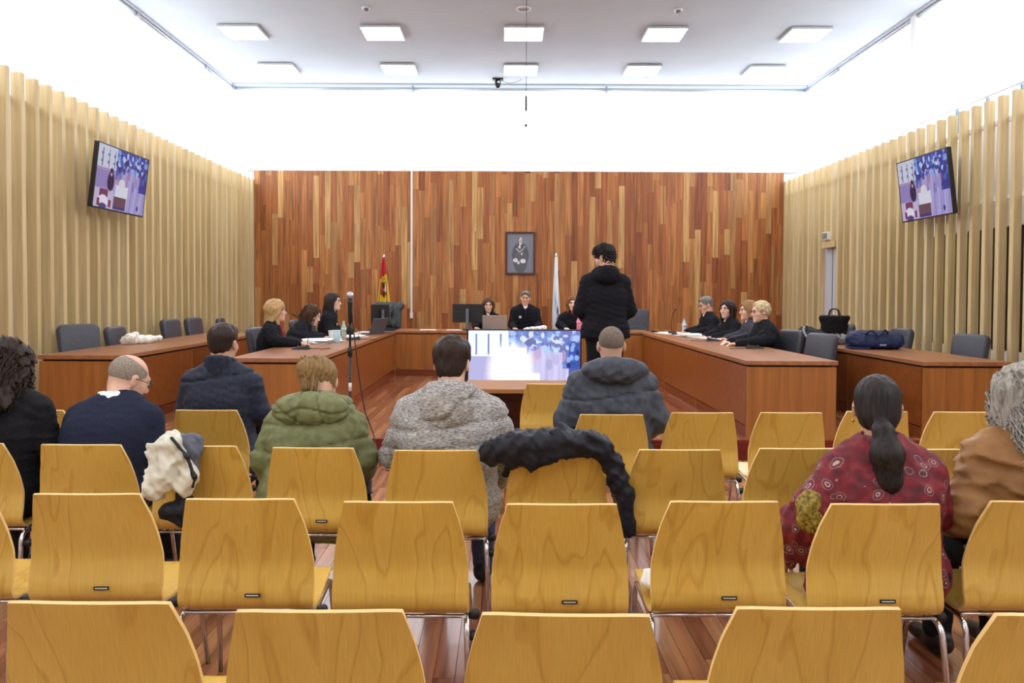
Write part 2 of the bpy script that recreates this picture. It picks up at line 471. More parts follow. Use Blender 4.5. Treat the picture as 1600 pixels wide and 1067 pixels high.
for i in range(len(ys) - 1):
    wl = 'nearest the wooden end wall' if i == 0 else '%s from the wooden end wall' % ORD[i]
    blind((WL - .06, ys[i], 0), (WL - .06, ys[i + 1], 0), (1, 0, 0), 3.6, 'white glowing blind above the left slats, ' + wl)
    blind((WR + .06, ys[i], 0), (WR + .06, ys[i + 1], 0), (-1, 0, 0), 3.6 if i < 2 else 3.975, 'white glowing blind above the right slats, ' + wl)
# clear glass strip below the shorter blinds on the right
M_sky = emit_mat('bright_window_glass', (236, 244, 252), 1.15)
w2 = tag(MB().box(WR + .13, WR + .14, YR, 11.15, 3.58, 4.4).build('window_2', M_sky), kind='structure')
piece('mullion', M_white, (WR + .02, 11.17, 4.6), (.10, .13, 1.95), w2)
for k in range(12):
    piece('mullion', mat('thin_grey_mullion', (110, 120, 122), .5), (WR + .1, 10.26 - .64 * k, 3.8), (.04, .02, .36), w2)

# ---- ceiling luminaires
M_panel = emit_mat('luminaire_diffuser', (255, 253, 250), PANEL_LIGHT)
lx = [-4.03, -1.87, .31, 2.49, 4.67]
def luminaire(x, y, label):
    e = empty('ceiling_light', (x, y, ZC), 0, label, 'ceiling light', 'square ceiling lights')
    MB().box(-.31, .31, -.31, .31, -.045, -.01, bev=.004).build('frame', mat('luminaire_frame', (190, 192, 196), .5), e)
    MB().box(-.29, .29, -.29, .29, -.05, -.044).build('diffuser', M_panel, e)
    MB().box(-.2, .2, -.2, .2, -.012, 0).build('mounting_plate', M_white, e)
for r, yy in enumerate((13.93, 12.0)):
    for i, xx in enumerate(lx):
        luminaire(xx, yy, 'square white ceiling light, %s from the left in the row %s the wooden wall' % (ORD[i], ['nearest', 'second from'][r]))
for r, yy in enumerate((10.07, 8.14, 6.21, 4.28, 2.35, 0.42, -1.51, -3.44)):
    for i, xx in enumerate(lx):
        luminaire(xx, yy, 'square ceiling light, %s from the left in the %s row from the wooden wall' % (ORD[i], ORD[r + 2]))

# ---- ceiling fittings
for (px_, py_, lb) in ((572, 15, 'small white smoke detector on the ceiling above the left lights'), (1060, 18, 'small white smoke detector on the ceiling above the right lights')):
    p = PZ(px_, py_, ZC - .03)
    e = empty('smoke_detector', (p.x, p.y, ZC), 0, lb, 'detector', 'ceiling detectors')
    MB().lathe([(.0, -.02), (.055, -.02), (.06, 0)], n=20).build('base', mat('detector_white', (226, 226, 228), .5), e)
    MB().lathe([(.0, -.05), (.028, -.05), (.04, -.02)], n=20).build('sensor_head', mat('detector_grey', (120, 116, 116), .5), e)
p = PZ(818, 14, ZC - .01)
e = empty('ceiling_ring', (p.x, p.y, ZC), 0, 'round white ring fitting on the ceiling over the middle light', 'ceiling fitting')
MB().tube([(.095 * math.cos(a), .095 * math.sin(a), -.012) for a in np.linspace(0, 2 * math.pi, 24, endpoint=False)], .012, 6, closed=True).build('ring', M_white, e)
MB().lathe([(0, -.006), (.085, -.006), (.09, 0)], n=20).build('grille', M_ceil, e)
p = P(778, 121, 14.6)
e = empty('security_camera', (p.x, p.y, ZC - .03), 0, 'small black security camera under the ceiling edge', 'camera')
MB().box(-.1, .1, -.06, .06, .0, .03).build('mount_plate', M_dark, e)
MB().lathe([(.0, -.13), (.045, -.11), (.06, -.06), (.05, 0)], n=16).build('housing', M_dark, e)
MB().ball((0, -.03, -.11), .05, 14).build('dome', mat('black_gloss', (12, 12, 14), .1), e)
MB().tube([(.0, -.055, -.045), (.03, -.07, -.05)], .022, 8).build('white_ring', M_white, e)
MB().tube(crv([(.07, 0, .0), (.2, 0, -.05), (.34, 0, -.03), (.45, 0, .02)]), .006, 6).build('cable', mat('grey_cable', (150, 150, 155), .5), e)
pa, pb, pc, pd = PZ(822, -60, ZC), P(822, 152, 9.3), P(822, 174, 9.3), P(822, 196, 9.3)
e = empty('hanging_microphone', (pb.x, 9.3, ZC), 0, 'thin black microphone hanging on a wire from the ceiling', 'microphone')
MB().tube([(0, 0, 0), (0, 0, pd.z - ZC)], .003, 5).build('wire', M_dark, e)
MB().lathe([(.004, pb.z - ZC + .03), (.012, pb.z - ZC), (.014, pc.z - ZC + .02), (.006, pc.z - ZC)], n=10).build('capsule', M_dark, e)
MB().ball((0, 0, pd.z - ZC), .018, 8).build('weight', M_dark, e)
# ------------------------------------------------------------------ desks, bench, table
DT = 0.90
DW = [(172, 108, 52), (180, 114, 56), (164, 102, 48)]
M_desk = wood_mat('desk_veneer', DW, 'Z', 0.32, scale=0.7, contrast=0.16)
M_deskdark = wood_mat('desk_front_veneer', [(146, 80, 38), (154, 86, 40), (138, 74, 34)], 'X', 0.3, scale=0.6, contrast=0.16)
M_desktop = wood_mat('desk_top_veneer', [(168, 110, 72), (176, 116, 76)], 'Y', 0.3, scale=0.6, contrast=0.15)
M_strip = mat('desk_joint_strip', (176, 108, 60), .4)
M_plinth = wood_mat('desk_plinth', [(140, 66, 34), (148, 72, 36)], 'X', .35)

def desk(label, xi, xo, y0, y1, joints, name='courtroom_desk'):
    """long desk along the room: xi is the panelled side facing the middle, xo the seated side"""
    s = 1 if xi > xo else -1
    e = empty(name, ((xi + xo) / 2, y0, DAIS_Z), 0, label, 'desk', 'long courtroom desks')
    ox, oy, oz = e.location
    H = DT - DAIS_Z
    def bx(nm, m, xa, xb, ya, yb, za, zb, par=e, bev=0.0):
        return MB().box(min(xa, xb) - ox, max(xa, xb) - ox, ya - oy, yb - oy, za, zb, bev=bev).build(nm, m, par)
    bx('desk_top', M_desktop, xi + .012 * s, xo - .012 * s, y0 - .012, y1, H - .04, H, bev=.004)
    bx('shadow_gap', mat('gap_dark', (44, 20, 12), .8), xi - .018 * s, xo + .03 * s, y0 + .018, y1 - .02, H - .058, H - .04)
    bx('end_panel', M_desk, xi, xo, y0, y0 + .035, 0, H - .058)
    bx('end_panel', M_desk, xi - .02 * s, xo, y1 - .035, y1, 0, H - .058)
    js = [y0 + .035] + joints + [y1]
    for a, b in zip(js[:-1], js[1:]):
        bx('front_panel', M_deskdark, xi, xi - .024 * s, a + .012, b - .008, .115, H - .058)
        bx('plinth_board', M_plinth, xi - .004 * s, xi - .024 * s, a + .012, b - .008, 0, .105)
    for j in js[1:-1]: bx('joint_strip', M_strip, xi - .002 * s, xi - .026 * s, j - .008, j + .012, 0, H - .058)
    bx('back_rail', M_plinth, xi - .024 * s, xi - .04 * s, y0 + .035, y1 - .035, .02, H - .06)
    return e
YJ = 12.35
desk('brown desk on the left with seated robed women and papers on it', -1.73, -2.52, 7.12, YJ - .015, [8.87, 10.6])
desk('empty brown desk on the far left along the pale slats', -3.66, -4.44, 7.35, 11.6, [9.05, 10.4])
desk('brown desk on the right with four seated people and papers', 2.26, 3.08, 7.06, YJ - .015, [8.95, 10.7])
desk('brown desk on the far right carrying the navy bag', 3.88, 4.66, 7.04, 11.2, [8.6, 9.9])

# judges' bench across the end
e = empty('judges_bench', (.32, YJ, DAIS_Z), 0, 'long brown judges bench running across in front of the wooden wall', 'bench')
H = DT - DAIS_Z + .01
MB().box(-2.06, 2.08, -.01, .72, H - .04, H, bev=.004).build('bench_top', M_desktop, e)
MB().box(-2.04, 2.06, .02, .69, H - .056, H - .04).build('shadow_gap', MATS['gap_dark'], e)
xs = [-2.05, -1.1, -.3, .6, 1.45, 2.07]
for a, b in zip(xs[:-1], xs[1:]):
    MB().box(a + .004, b - .004, .0, .024, .115, H - .056).build('front_panel', M_desk, e)
    MB().box(a + .004, b - .004, .004, .024, 0, .105).build('plinth_board', M_plinth, e)
for xx in (-2.03, 2.03): MB().box(xx - .02, xx + .02, .03, .70, 0, H - .056).build('end_panel', M_desk, e)

# witness table on the public floor in front of the dais
pa = PZ(735, 608, .74)
e = empty('witness_table', (.33, 6.48, 0), 0, 'plain light brown table in front of the platform step', 'table')
M_table = wood_mat('table_top_wood', [(176, 120, 72), (182, 126, 78)], 'X', .3, scale=.6, contrast=.12)
MB().box(-.68, .68, -.33, .33, .705, .74, bev=.004).build('table_top', M_table, e)
MB().box(-.63, .63, .10, .13, .08, .70).build('modesty_panel', wood_mat('dark_panel', [(92, 34, 24), (98, 38, 26)], 'X', .35), e)
for s in (-1, 1): MB().box(s * .65 - .02, s * .65 + .02, -.28, .28, 0, .705).build('side_panel', MATS['dark_panel'], e)

# ------------------------------------------------------------------ public seating
M_ply = mat('beech_plywood', (196, 142, 62), .33, coat=.15)
nt = NT(M_ply)
tc = nt.add('ShaderNodeTexCoord'); oi = nt.add('ShaderNodeObjectInfo')
sc = nt.add('ShaderNodeVectorMath', operation='SCALE'); sc.inputs[0].default_value = (9.0, 4.0, 13.0); nt.link(oi.outputs['Random'], sc.inputs['Scale'])
mp = nt.add('ShaderNodeMapping'); mp.inputs['Scale'].default_value = (3.2, 1.2, .9)
ad = nt.add('ShaderNodeVectorMath', operation='ADD'); nt.link(tc.outputs['Object'], mp.inputs[0]); nt.link(mp.outputs[0], ad.inputs[0]); nt.link(sc.outputs[0], ad.inputs[1])
n1 = nt.add('ShaderNodeTexNoise'); n1.inputs['Scale'].default_value = 1.5; n1.inputs['Detail'].default_value = 2.0; n1.inputs['Distortion'].default_value = .5
nt.link(ad.outputs[0], n1.inputs['Vector'])
ml = nt.add('ShaderNodeMath', operation='MULTIPLY'); ml.inputs[1].default_value = 7.0; nt.link(n1.outputs['Fac'], ml.inputs[0])
fr = nt.add('ShaderNodeMath', operation='FRACT'); nt.link(ml.outputs[0], fr.inputs[0])
gr = ramp(nt, fr.outputs[0], [(0.0, (216, 174, 80)), (.12, (196, 148, 58)), (.2, (218, 176, 80)), (1.0, (226, 186, 92))])
n2 = nt.add('ShaderNodeTexNoise'); n2.inputs['Scale'].default_value = 60.0; n2.inputs['Detail'].default_value = 3.0
mp2 = nt.add('ShaderNodeMapping'); mp2.inputs['Scale'].default_value = (4.0, 1.0, .12); nt.link(tc.outputs['Object'], mp2.inputs[0]); nt.link(mp2.outputs[0], n2.inputs['Vector'])
r2 = ramp(nt, n2.outputs['Fac'], [(.3, (240, 240, 240)), (.7, (255, 255, 255))])
mx = nt.add('ShaderNodeMix', data_type='RGBA', blend_type='MULTIPLY'); mx.inputs[0].default_value = 1.0
sm = nt.add('ShaderNodeMix', data_type='RGBA'); sm.inputs[0].default_value = .6; sm.inputs[6].default_value = (*lin((218, 176, 80)), 1)
nt.link(gr.outputs[0], sm.inputs[7]); nt.link(sm.outputs[2], mx.inputs[6]); nt.link(r2.outputs[0], mx.inputs[7])
nt.link(mx.outputs[2], nt.n['Principled BSDF'].inputs['Base Color'])
M_plyedge = mat('plywood_edge', (234, 196, 128), .5)

def chair_shell():
    prof = crv([(0, -.078, .815), (0, -.053, .72), (0, -.030, .63), (0, -.022, .575), (0, -.028, .52), (0, -.034, .480), (0, -.025, .443), (0, .006, .418), (0, .055, .409), (0, .12, .409), (0, .25, .42), (0, .345, .427), (0, .382, .416)], 4)
    zs_ = [(.815, .358), (.80, .365), (.74, .398), (.66, .434), (.58, .457), (.50, .462), (.43, .458)]
    def width(p, i):
        if p.y < .0 and p.z > .435:
            for (za, wa), (zb, wb) in zip(zs_[:-1], zs_[1:]):
                if za >= p.z >= zb: return wa + (wb - wa) * (za - p.z) / (za - zb)
            return .356
        return .456 - .03 * max(0, (p.y - .05) / .36)
    n = 10; vf = []; vb = []; m = len(prof); th = .011
    for i, p in enumerate(prof):
        t = (prof[min(i + 1, m - 1)] - prof[max(i - 1, 0)]).normalized()
        nr = Vector((0, t.z, -t.y))             # points to the rear / underside
        w = width(p, i)
        for k in range(n + 1):
            u = -1 + 2 * k / n
            cup = .018 * u * u * (1.0 if p.z < .72 else max(.25, 1 - (p.z - .72) / .12))
            q = Vector((u * w / 2, p.y, p.z)) - nr * cup * min(1, max(0, (p.z - .42) / .06))
            if i == 0 and abs(u) == 1: q.z -= .0015
            vf.append(q - nr * th / 2); vb.append(q + nr * th / 2)
    N = n + 1; v = vf + vb; f = []; mi = []
    o = len(vf)
    for i in range(m - 1):
        for k in range(n):
            a = i * N + k
            f.append((a, a + 1, a + N + 1, a + N)); mi.append(0)
            f.append((o + a, o + a + N, o + a + N + 1, o + a + 1)); mi.append(0)
    def rim(a, b): f.append((a, b, o + b, o + a)); mi.append(1)
    for k in range(n): rim(k + 1, k); rim((m - 1) * N + k, (m - 1) * N + k + 1)
    for i in range(m - 1): rim(i * N, (i + 1) * N); rim((i + 1) * N + n, i * N + n)
    return v, f, mi

def make_chair():
    e = empty('public_chair')
    v, f, mi = chair_shell()
    sh = mesh_np('seat_shell', v, f, [M_ply, M_plyedge], e, True, mi)
    bm = bmesh.new(); bm.from_mesh(sh.data); bmesh.ops.recalc_face_normals(bm, faces=bm.faces)
    for ed in bm.edges:
        if len(ed.link_faces) == 2 and ed.link_faces[0].material_index != ed.link_faces[1].material_index: ed.smooth = False
    bm.to_mesh(sh.data); bm.free()
    for s in (-1, 1):
        pts = fillet([(s * .238, -.075, .0), (s * .225, -.02, .392), (s * .215, .335, .398), (s * .235, .40, 0)], .05)
        MB().tube(pts, .0105, 8).build('side_frame', M_chrome, e)
    MB().tube([(-.222, .012, .399), (.222, .012, .399)], .0075, 8).build('rear_crossbar', M_chrome, e)
    MB().tube([(-.215, .30, .392), (.215, .30, .392)], .009, 8).build('front_crossbar', M_chrome, e)
    for (y, z) in ((.03, .399), (-.005, .34)):
        MB().lathe([(.012, 0), (.018, .008), (.018, .03), (.01, .035)], (.232, y, z), 10, axis='X').build('link_knob', M_dark, e)
    b = MB().box(-.026, .026, -.0015, .0015, -.006, .006).build('maker_plate', M_dark, e)
    b.location = (.03, -.0425, .478); b.rotation_euler = (math.radians(-6), 0, 0)
    MB().box(-.021, .021, -.0006, .0006, -.0018, .002).build('plate_print', mat('plate_silver', (200, 200, 200), .4), b).location = (0, -.0018, 0)
    return e
CH0 = make_chair()
def chair(cx, ty, label, ry=0.0, plate=True):
    p = PZ(cx, ty, .815)
    o = copy_tree(CH0)
    o.location = (p.x, p.y + .078, 0); o.rotation_euler = (0, 0, ry)
    tag(o, label, 'chair', 'wooden public seats')
    if not plate:
        for ch in list(o.children):
            if ch.name.startswith('maker_plate'):
                for g in list(ch.children): bpy.data.objects.remove(g)
                bpy.data.objects.remove(ch)
    return o
B = 'curved beech plywood chair'
CHAIRS = [
 (138, 942, B + ', leftmost in the nearest row', 0), (498, 955, B + ', second from the left in the nearest row', 0), (885, 961, B + ', middle one of the nearest row', 0), (1280, 951, B + ', fourth from the left in the nearest row', 0), (1690, 962, B + ' cut off at the bottom right corner', 0),
 (-105, 768, B + ' cut off at the left edge, second row', 0), (134, 772, B + ', first whole one from the left in the second row', 1), (374, 780, B + ', second whole one from the left in the second row', 1), (622, 784.5, B + ', third whole one from the left in the second row', 0), (878, 788, B + ' in the second row, in front of the draped black jacket', 1), (1132, 784, B + ' in the second row left of the woman in paisley', 1), (1384, 788, B + ' in the second row under the woman in paisley', 1), (1634, 784, B + ' in the second row under the grey haired woman', 1),
 (-59, 693, B + ' under the woman in black at the left edge', 0), (126, 695, B + ' under the balding man in the navy sweater', 0), (307, 697, B + ' with the white and grey coat hung on it', 0), (489, 700, B + ' under the person in the green padded coat', 1), (680, 704, B + ' under the man in the grey hoodie', 0), (871, 703, B + ' with the black padded jacket draped over it', 0), (1062, 703, B + ' in the third row, right of the draped black jacket', 0), (1249, 701, B + ' in the third row, left of the ponytail', 0), (1440, 702, B + ' in the third row, just right of the ponytail', 0),
 (50, 641, B + ' mostly hidden between the woman in black and the balding man', 0), (322, 641, B + ' under the man in the dark trench coat', 0), (956, 648, B + ' under the man in the grey padded jacket', 0), (1098, 645, B + ' in the fourth row, right of the grey padded jacket', 0), (1237, 645, B + ' in the fourth row before the right desk end', 0), (1371, 643, B + ' in the fourth row behind the ponytail', 0), (1508, 644, B + ' in the fourth row, rightmost, before the far right desk', 0),
 (860, 600, B + ' standing alone at the witness table', 0)]
CPOS = {}
for (cx, ty, lb, pl) in CHAIRS:
    CPOS[(cx, ty)] = chair(cx, ty, lb, math.radians(random.uniform(-1.2, 1.2)), bool(pl)).location.copy()

for g in [q for ch in CH0.children for q in ch.children] + list(CH0.children) + [CH0]: bpy.data.objects.remove(g)

# ------------------------------------------------------------------ office chairs
M_leather = noise_mat('black_leather', (58, 59, 68), (70, 71, 80), 60, rough=.42, bump_s=.08, spec=.5)
M_seam = mat('seam_grey', (120, 120, 128), .5)
def make_office_chair():
    e = empty('office_chair')
    # padded back: rounded slab, slightly curved
    bm = bmesh.new(); bmesh.ops.create_cube(bm, size=1)
    bmesh.ops.scale(bm, vec=(.46, .085, .56), verts=bm.verts)
    for v in bm.verts:
        if v.co.z < 0: v.co.x *= .9
    bmesh.ops.bevel(bm, geom=[ed for ed in bm.edges if abs((ed.verts[0].co - ed.verts[1].co).y) > .01], offset=.075, segments=5, profile=.5, affect='EDGES')
    bmesh.ops.bevel(bm, geom=[ed for ed in bm.edges if (ed.verts[0].co.y > 0) == (ed.verts[1].co.y > 0)], offset=.03, segments=3, profile=.5, affect='EDGES')
    bmesh.ops.rotate(bm, cent=(0, 0, 0), matrix=Matrix.Rotation(math.radians(9), 3, 'X'), verts=bm.verts)
    bmesh.ops.translate(bm, vec=(0, -.24, .76), verts=bm.verts)
    me = bpy.data.meshes.new('backrest'); bm.to_mesh(me); bm.free(); me.materials.append(M_leather)
    me.polygons.foreach_set('use_smooth', np.ones(len(me.polygons), dtype=bool))
    bk = link(bpy.data.objects.new('backrest', me), e)
    for s, yy in ((1, -.199), (-1, -.281)):
        arc = [(.17 * math.cos(a) * 1.0, yy + .0 - (.09 * math.sin(a) - .12) * .158 + (.0), .64 + .09 * math.sin(a)) for a in np.linspace(.0, math.pi, 14)]
        MB().tube(arc, .004, 5).build('seam', M_seam, bk)
    MB().box(-.24, .24, -.22, .25, .40, .49, bev=.04).build('seat', M_leather, e)
    for s in (-1, 1):
        MB().tube(fillet([(s * .2, -.02, .42), (s * .275, -.02, .42), (s * .275, -.02, .63)], .03), .015, 8).build('arm_post', M_dark, e)
        MB().box(s * .275 - .028, s * .275 + .028, -.13, .14, .63, .66, bev=.012).build('armrest', M_dark, e)
    MB().tube(fillet([(0, -.08, .39), (0, -.27, .39), (0, -.30, .62)], .05), .022, 8).build('back_bracket', M_dark, e)
    MB().lathe([(.03, .07), (.03, .22), (.02, .22), (.02, .40)], n=12).build('gas_column', M_dark, e)
    for k in range(5):
        a = 2 * math.pi * k / 5 + .3
        lg = MB().tube([(0, 0, .1), (.26 * math.cos(a), .26 * math.sin(a), .075)], [.028, .016], 8).build('base_leg', M_dark, e)
        MB().lathe([(.012, -.02), (.027, -.016), (.027, .016), (.012, .02)], (.27 * math.cos(a), .27 * math.sin(a), .027), 10, axis='X').build('caster', M_dark, lg)
    return e
OC0 = make_office_chair(); ocu = [False]
def office(x, y, rz, label, dz=0.0):
    o = OC0 if not ocu[0] else copy_tree(OC0)
    ocu[0] = True
    o.location = (x, y, DAIS_Z); o.rotation_euler = (0, 0, math.radians(rz))
    if dz:                                    # gas lift: everything above the column rises
        for ch in o.children:
            if not ch.name.startswith(('base_leg', 'gas_column')): ch.location.z += dz
    tag(o, label, 'office chair', 'black office chairs'); return o
L_ = 'black leather office chair '
def oc_px(px_, ytop, xx, rz, label):
    """chair whose back top shows at pixel (px_, ytop) when its back stands at room coordinate xx"""
    d = ray(px_, ytop); k = xx / d.x; y = d.y * k; z = CAMZ + d.z * k
    a = math.radians(rz); bx_, by_ = .26 * math.sin(a), -.26 * math.cos(a)       # back offset from the seat centre
    return office(xx - bx_, y - by_, rz, label, max(-.06, min(.16, z - DAIS_Z - 1.035)))
oc_px(123, 511, -4.60, -124, L_ + 'nearest on the far left behind the empty desk')
oc_px(181, 511, -4.62, -88, L_ + 'behind the far left desk beside the white cloth')
oc_px(267, 492, -4.60, -95, L_ + 'behind the far left desk, third from the camera')
oc_px(303, 490, -4.60, -95, L_ + 'behind the far left desk, fourth from the camera')
oc_px(346, 503, -4.55, -80, L_ + 'just showing above the head of the man in the trench coat')
oc_px(402, 511, -2.92, -96, L_ + 'under the blonde woman at the left desk')
oc_px(461, 493, -2.95, -84, L_ + 'under the curly haired woman at the left desk')
oc_px(486, 487, -3.0, -84, L_ + 'under the long haired woman with glasses at the left desk')
oc_px(1236, 511, 3.42, 104, L_ + 'empty behind the right desk, next to the woman in a robe')
oc_px(1283, 515, 3.42, 106, L_ + 'empty at the near end of the right desk')
oc_px(1516, 519, 5.02, 104, L_ + 'nearest behind the far right desk')
oc_px(1408, 510, 5.02, 92, L_ + 'behind the navy bag at the far right desk')
oc_px(1322, 505, 5.02, 88, L_ + 'behind the black tote bag')
oc_px(1195, 503, 3.5, 84, L_ + 'under the older blonde woman at the right desk')
oc_px(1152, 500, 3.52, 88, L_ + 'under the dark haired woman at the right desk')
office(-2.06, 13.75, 180, L_ + 'behind the bench beneath the red and yellow flag', .1)
office(2.44, 13.7, 180, L_ + 'empty at the right end of the judges bench', .09)
office(-.26, 13.62, 180, L_ + 'under the woman behind the laptop', .0)
office(.40, 13.6, 180, L_ + 'under the judge in the middle of the bench', .0)
office(1.22, 13.62, 180, L_ + 'under the woman in the red blouse', .0)

# ------------------------------------------------------------------ screens
M_screen = paint_mat('lit_screen', emit=.7, rough=.15)
def tv_image(bright):
    im = canvas(128, 76, (150, 145, 196))
    vv, uu = np.mgrid[0:76, 0:128]
    im += (np.sin(uu * .9) * 8 + np.sin(uu * .37 + vv * .05) * 10)[..., None]
    rect(im, 0, .36, 0, .36, (186, 192, 212))
    for u in (.08, .2, .31): rect(im, u, u + .022, .05, .34, (110, 118, 150)); rect(im, u - .02, u + .02, .12, .16, (96, 104, 140)); rect(im, u - .02, u + .02, .24, .28, (96, 104, 140))
    rect(im, 0, .34, .36, .68, (132, 120, 176)); rect(im, .0, .3, .36, .4, (160, 130, 170))
    rect(im, .36, 1, 0, .12, (44, 62, 150)); rect(im, .84, 1, 0, .62, (36, 52, 140)); rect(im, .36, .46, .1, .5, (50, 90, 170))
    r_ = random.Random(3)
    for k in range(110):
        oval(im, r_.uniform(.37, 1.0), r_.uniform(0, .33), r_.uniform(.008, .04), r_.uniform(.02, .07), r_.choice([(30, 44, 120), (60, 100, 190), (120, 160, 220), (24, 36, 100), (40, 70, 160), (190, 205, 235)]), .85)
    for k in range(10): oval(im, r_.uniform(.86, 1.0), r_.uniform(.2, .62), .03, .06, r_.choice([(30, 44, 120), (60, 100, 190), (24, 36, 100)]), .8)
    for k in range(14): oval(im, r_.uniform(.4, .85), r_.uniform(.36, .62), .03, .1, r_.choice([(170, 120, 150), (120, 110, 170), (96, 90, 160), (180, 140, 160)]), .5)
    if not bright:
        rect(im, .0, .36, .7, 1, (176, 170, 200)); rect(im, .09, .25, .70, .82, (110, 50, 90)); oval(im, .17, .9, .1, .12, (210, 205, 225)); oval(im, .17, .97, .08, .05, (60, 60, 120))
        for s in (.06, .27): rect(im, s, s + .05, .86, .97, (120, 40, 80))
        rect(im, .38, .63, .58, .78, (200, 202, 216)); oval(im, .5, .55, .07, .09, (196, 200, 214)); rect(im, .37, .61, .78, .985, (94, 66, 82)); rect(im, .37, .61, .93, .985, (60, 50, 110))
        oval(im, .28, .55, .07, .17, (34, 24, 66)); oval(im, .28, .38, .03, .05, (30, 24, 50)); oval(im, .28, .44, .02, .03, (190, 150, 170))
        oval(im, .86, .9, .022, .05, (40, 50, 110))
    else:
        im = im * .72 + 255 * .30
        rect(im, 0, .36, 0, .42, (222, 230, 240))
        for u in (.06, .17, .28): rect(im, u, u + .018, .05, .4, (120, 132, 170))
        oval(im, .38, .62, .24, .5, (255, 255, 255), 1, .4); rect(im, .24, .52, .28, .98, (255, 255, 255), .85); rect(im, .5, .64, .7, .9, (250, 248, 246)); rect(im, .0, .14, .42, .82, (166, 166, 206)); rect(im, .03, .2, .84, .98, (120, 100, 130), .8)
        rect(im, .9, 1, .2, .8, (40, 66, 150), .8)
        for k in range(12): oval(im, r_.uniform(.88, 1.0), r_.uniform(.2, .8), .02, .05, r_.choice([(150, 180, 230), (24, 36, 100), (60, 110, 190)]), .8)
    return np.clip(im, 0, 255)
def tv(label, c0, c1, ztop, zbot, lean, wall_x, name='wall_screen'):
    """wall screen between two plan points, its top leaning into the room"""
    p0, p1 = Vector(c0), Vector(c1); t = (p1 - p0); W = t.length; ang = math.atan2(t.y, t.x)
    e = empty(name, ((p0.x + p1.x) / 2, (p0.y + p1.y) / 2, (ztop + zbot) / 2), 0, label, 'screen', 'wall screens')
    e.rotation_euler = (math.radians(lean), 0, ang)
    Hh = ztop - zbot
    MB().box(-W / 2, W / 2, .0, .05, -Hh / 2, Hh / 2, bev=.006).build('casing', M_dark, e)
    MB().box(-W / 2, W / 2, -.006, .0, Hh / 2 - .014, Hh / 2).box(-W / 2, W / 2, -.006, .0, -Hh / 2, -Hh / 2 + .016).box(-W / 2, -W / 2 + .013, -.006, 0, -Hh / 2, Hh / 2).box(W / 2 - .013, W / 2, -.006, 0, -Hh / 2, Hh / 2).build('bezel', M_dark, e)
    painted('display', W - .026, Hh - .03, tv_image(False), e, M_screen, 1).location = (0, -.003, .001)
    MB().box(-.12, .12, .05, .20, -.1, .1).build('wall_bracket', M_dark, e)
    return e
tv('wall screen on the left slats showing the courtroom feed', (-4.56, 8.62, 0), (-4.56, 9.84, 0), 3.2, 2.46, 7, XL)
tv('wall screen on the right slats showing the courtroom feed', (5.2, 10.1, 0), (5.2, 8.96, 0), 3.24, 2.46, 7, XR)
# big screen standing on the dais in front of the bench
e = empty('floor_screen', (.29, 10.1, DAIS_Z), 0, 'large bright screen standing on the platform before the bench', 'screen')
MB().box(-.755, .755, .0, .05, .02, .86, bev=.006).build('casing', M_dark, e)
MB().box(-.755, .755, -.008, 0, .845, .86).box(-.755, .755, -.008, 0, .02, .04).box(-.755, -.735, -.008, 0, .02, .86).box(.735, .755, -.008, 0, .02, .86).build('bezel', M_dark, e)
painted('display', 1.47, .805, tv_image(True), e, paint_mat('bright_screen', emit=.95, rough=.12), 1).location = (0, -.004, .4425)
for s in (-1, 1): MB().box(s * .5 - .03, s * .5 + .03, -.12, .16, 0, .025).build('foot', M_dark, e)

# ------------------------------------------------------------------ portrait and flags
a, b = P(790, 362, YB), P(836, 429, YB)
e = empty('framed_portrait', ((a.x + b.x) / 2, YB - .001, (a.z + b.z) / 2), 0, 'framed grey portrait photograph of a man on the wooden wall', 'picture')
W_, H_ = b.x - a.x, a.z - b.z
mb = MB()
for (x0, x1, z0, z1) in ((-W_ / 2, W_ / 2, H_ / 2 - .035, H_ / 2), (-W_ / 2, W_ / 2, -H_ / 2, -H_ / 2 + .035), (-W_ / 2, -W_ / 2 + .035, -H_ / 2 + .035, H_ / 2 - .035), (W_ / 2 - .035, W_ / 2, -H_ / 2 + .035, H_ / 2 - .035)):
    mb.box(x0, x1, -.035, 0, z0, z1)
mb.build('frame', mat('frame_wood', (78, 34, 26), .4), e)
im = canvas(44, 64, (124, 126, 138))
oval(im, .5, .55, .34, .34, (84, 84, 92)); oval(im, .5, .72, .28, .3, (92, 92, 100)); oval(im, .5, .34, .12, .1, (78, 78, 86))
oval(im, .5, .17, .095, .085, (88, 86, 88)); oval(im, .51, .185, .075, .095, (206, 196, 192)); oval(im, .52, .205, .06, .05, (176, 160, 158)); oval(im, .5, .27, .05, .03, (222, 216, 214))
oval(im, .47, .35, .045, .055, (226, 224, 222)); rect(im, .45, .48, .36, .44, (60, 60, 66))
for k in range(10): oval(im, .36 + k * .012, .39 + k * .009, .018, .013, (200, 196, 186)); oval(im, .66 - k * .018, .34 + k * .014, .018, .013, (200, 196, 186))
oval(im, .55, .52, .04, .03, (198, 198, 202)); oval(im, .32, .68, .10, .055, (214, 212, 214)); oval(im, .43, .74, .06, .045, (202, 200, 204)); oval(im, .6, .70, .11, .06, (220, 218, 220))
painted('photograph', W_ - .06, H_ - .06, im, e, paint_mat('photo_print', rough=.25), 1).location = (0, -.012, 0)
MB().box(-W_ / 2 + .02, W_ / 2 - .02, -.010, -.002, -H_ / 2 + .02, H_ / 2 - .02).build('backing', M_dark, e)

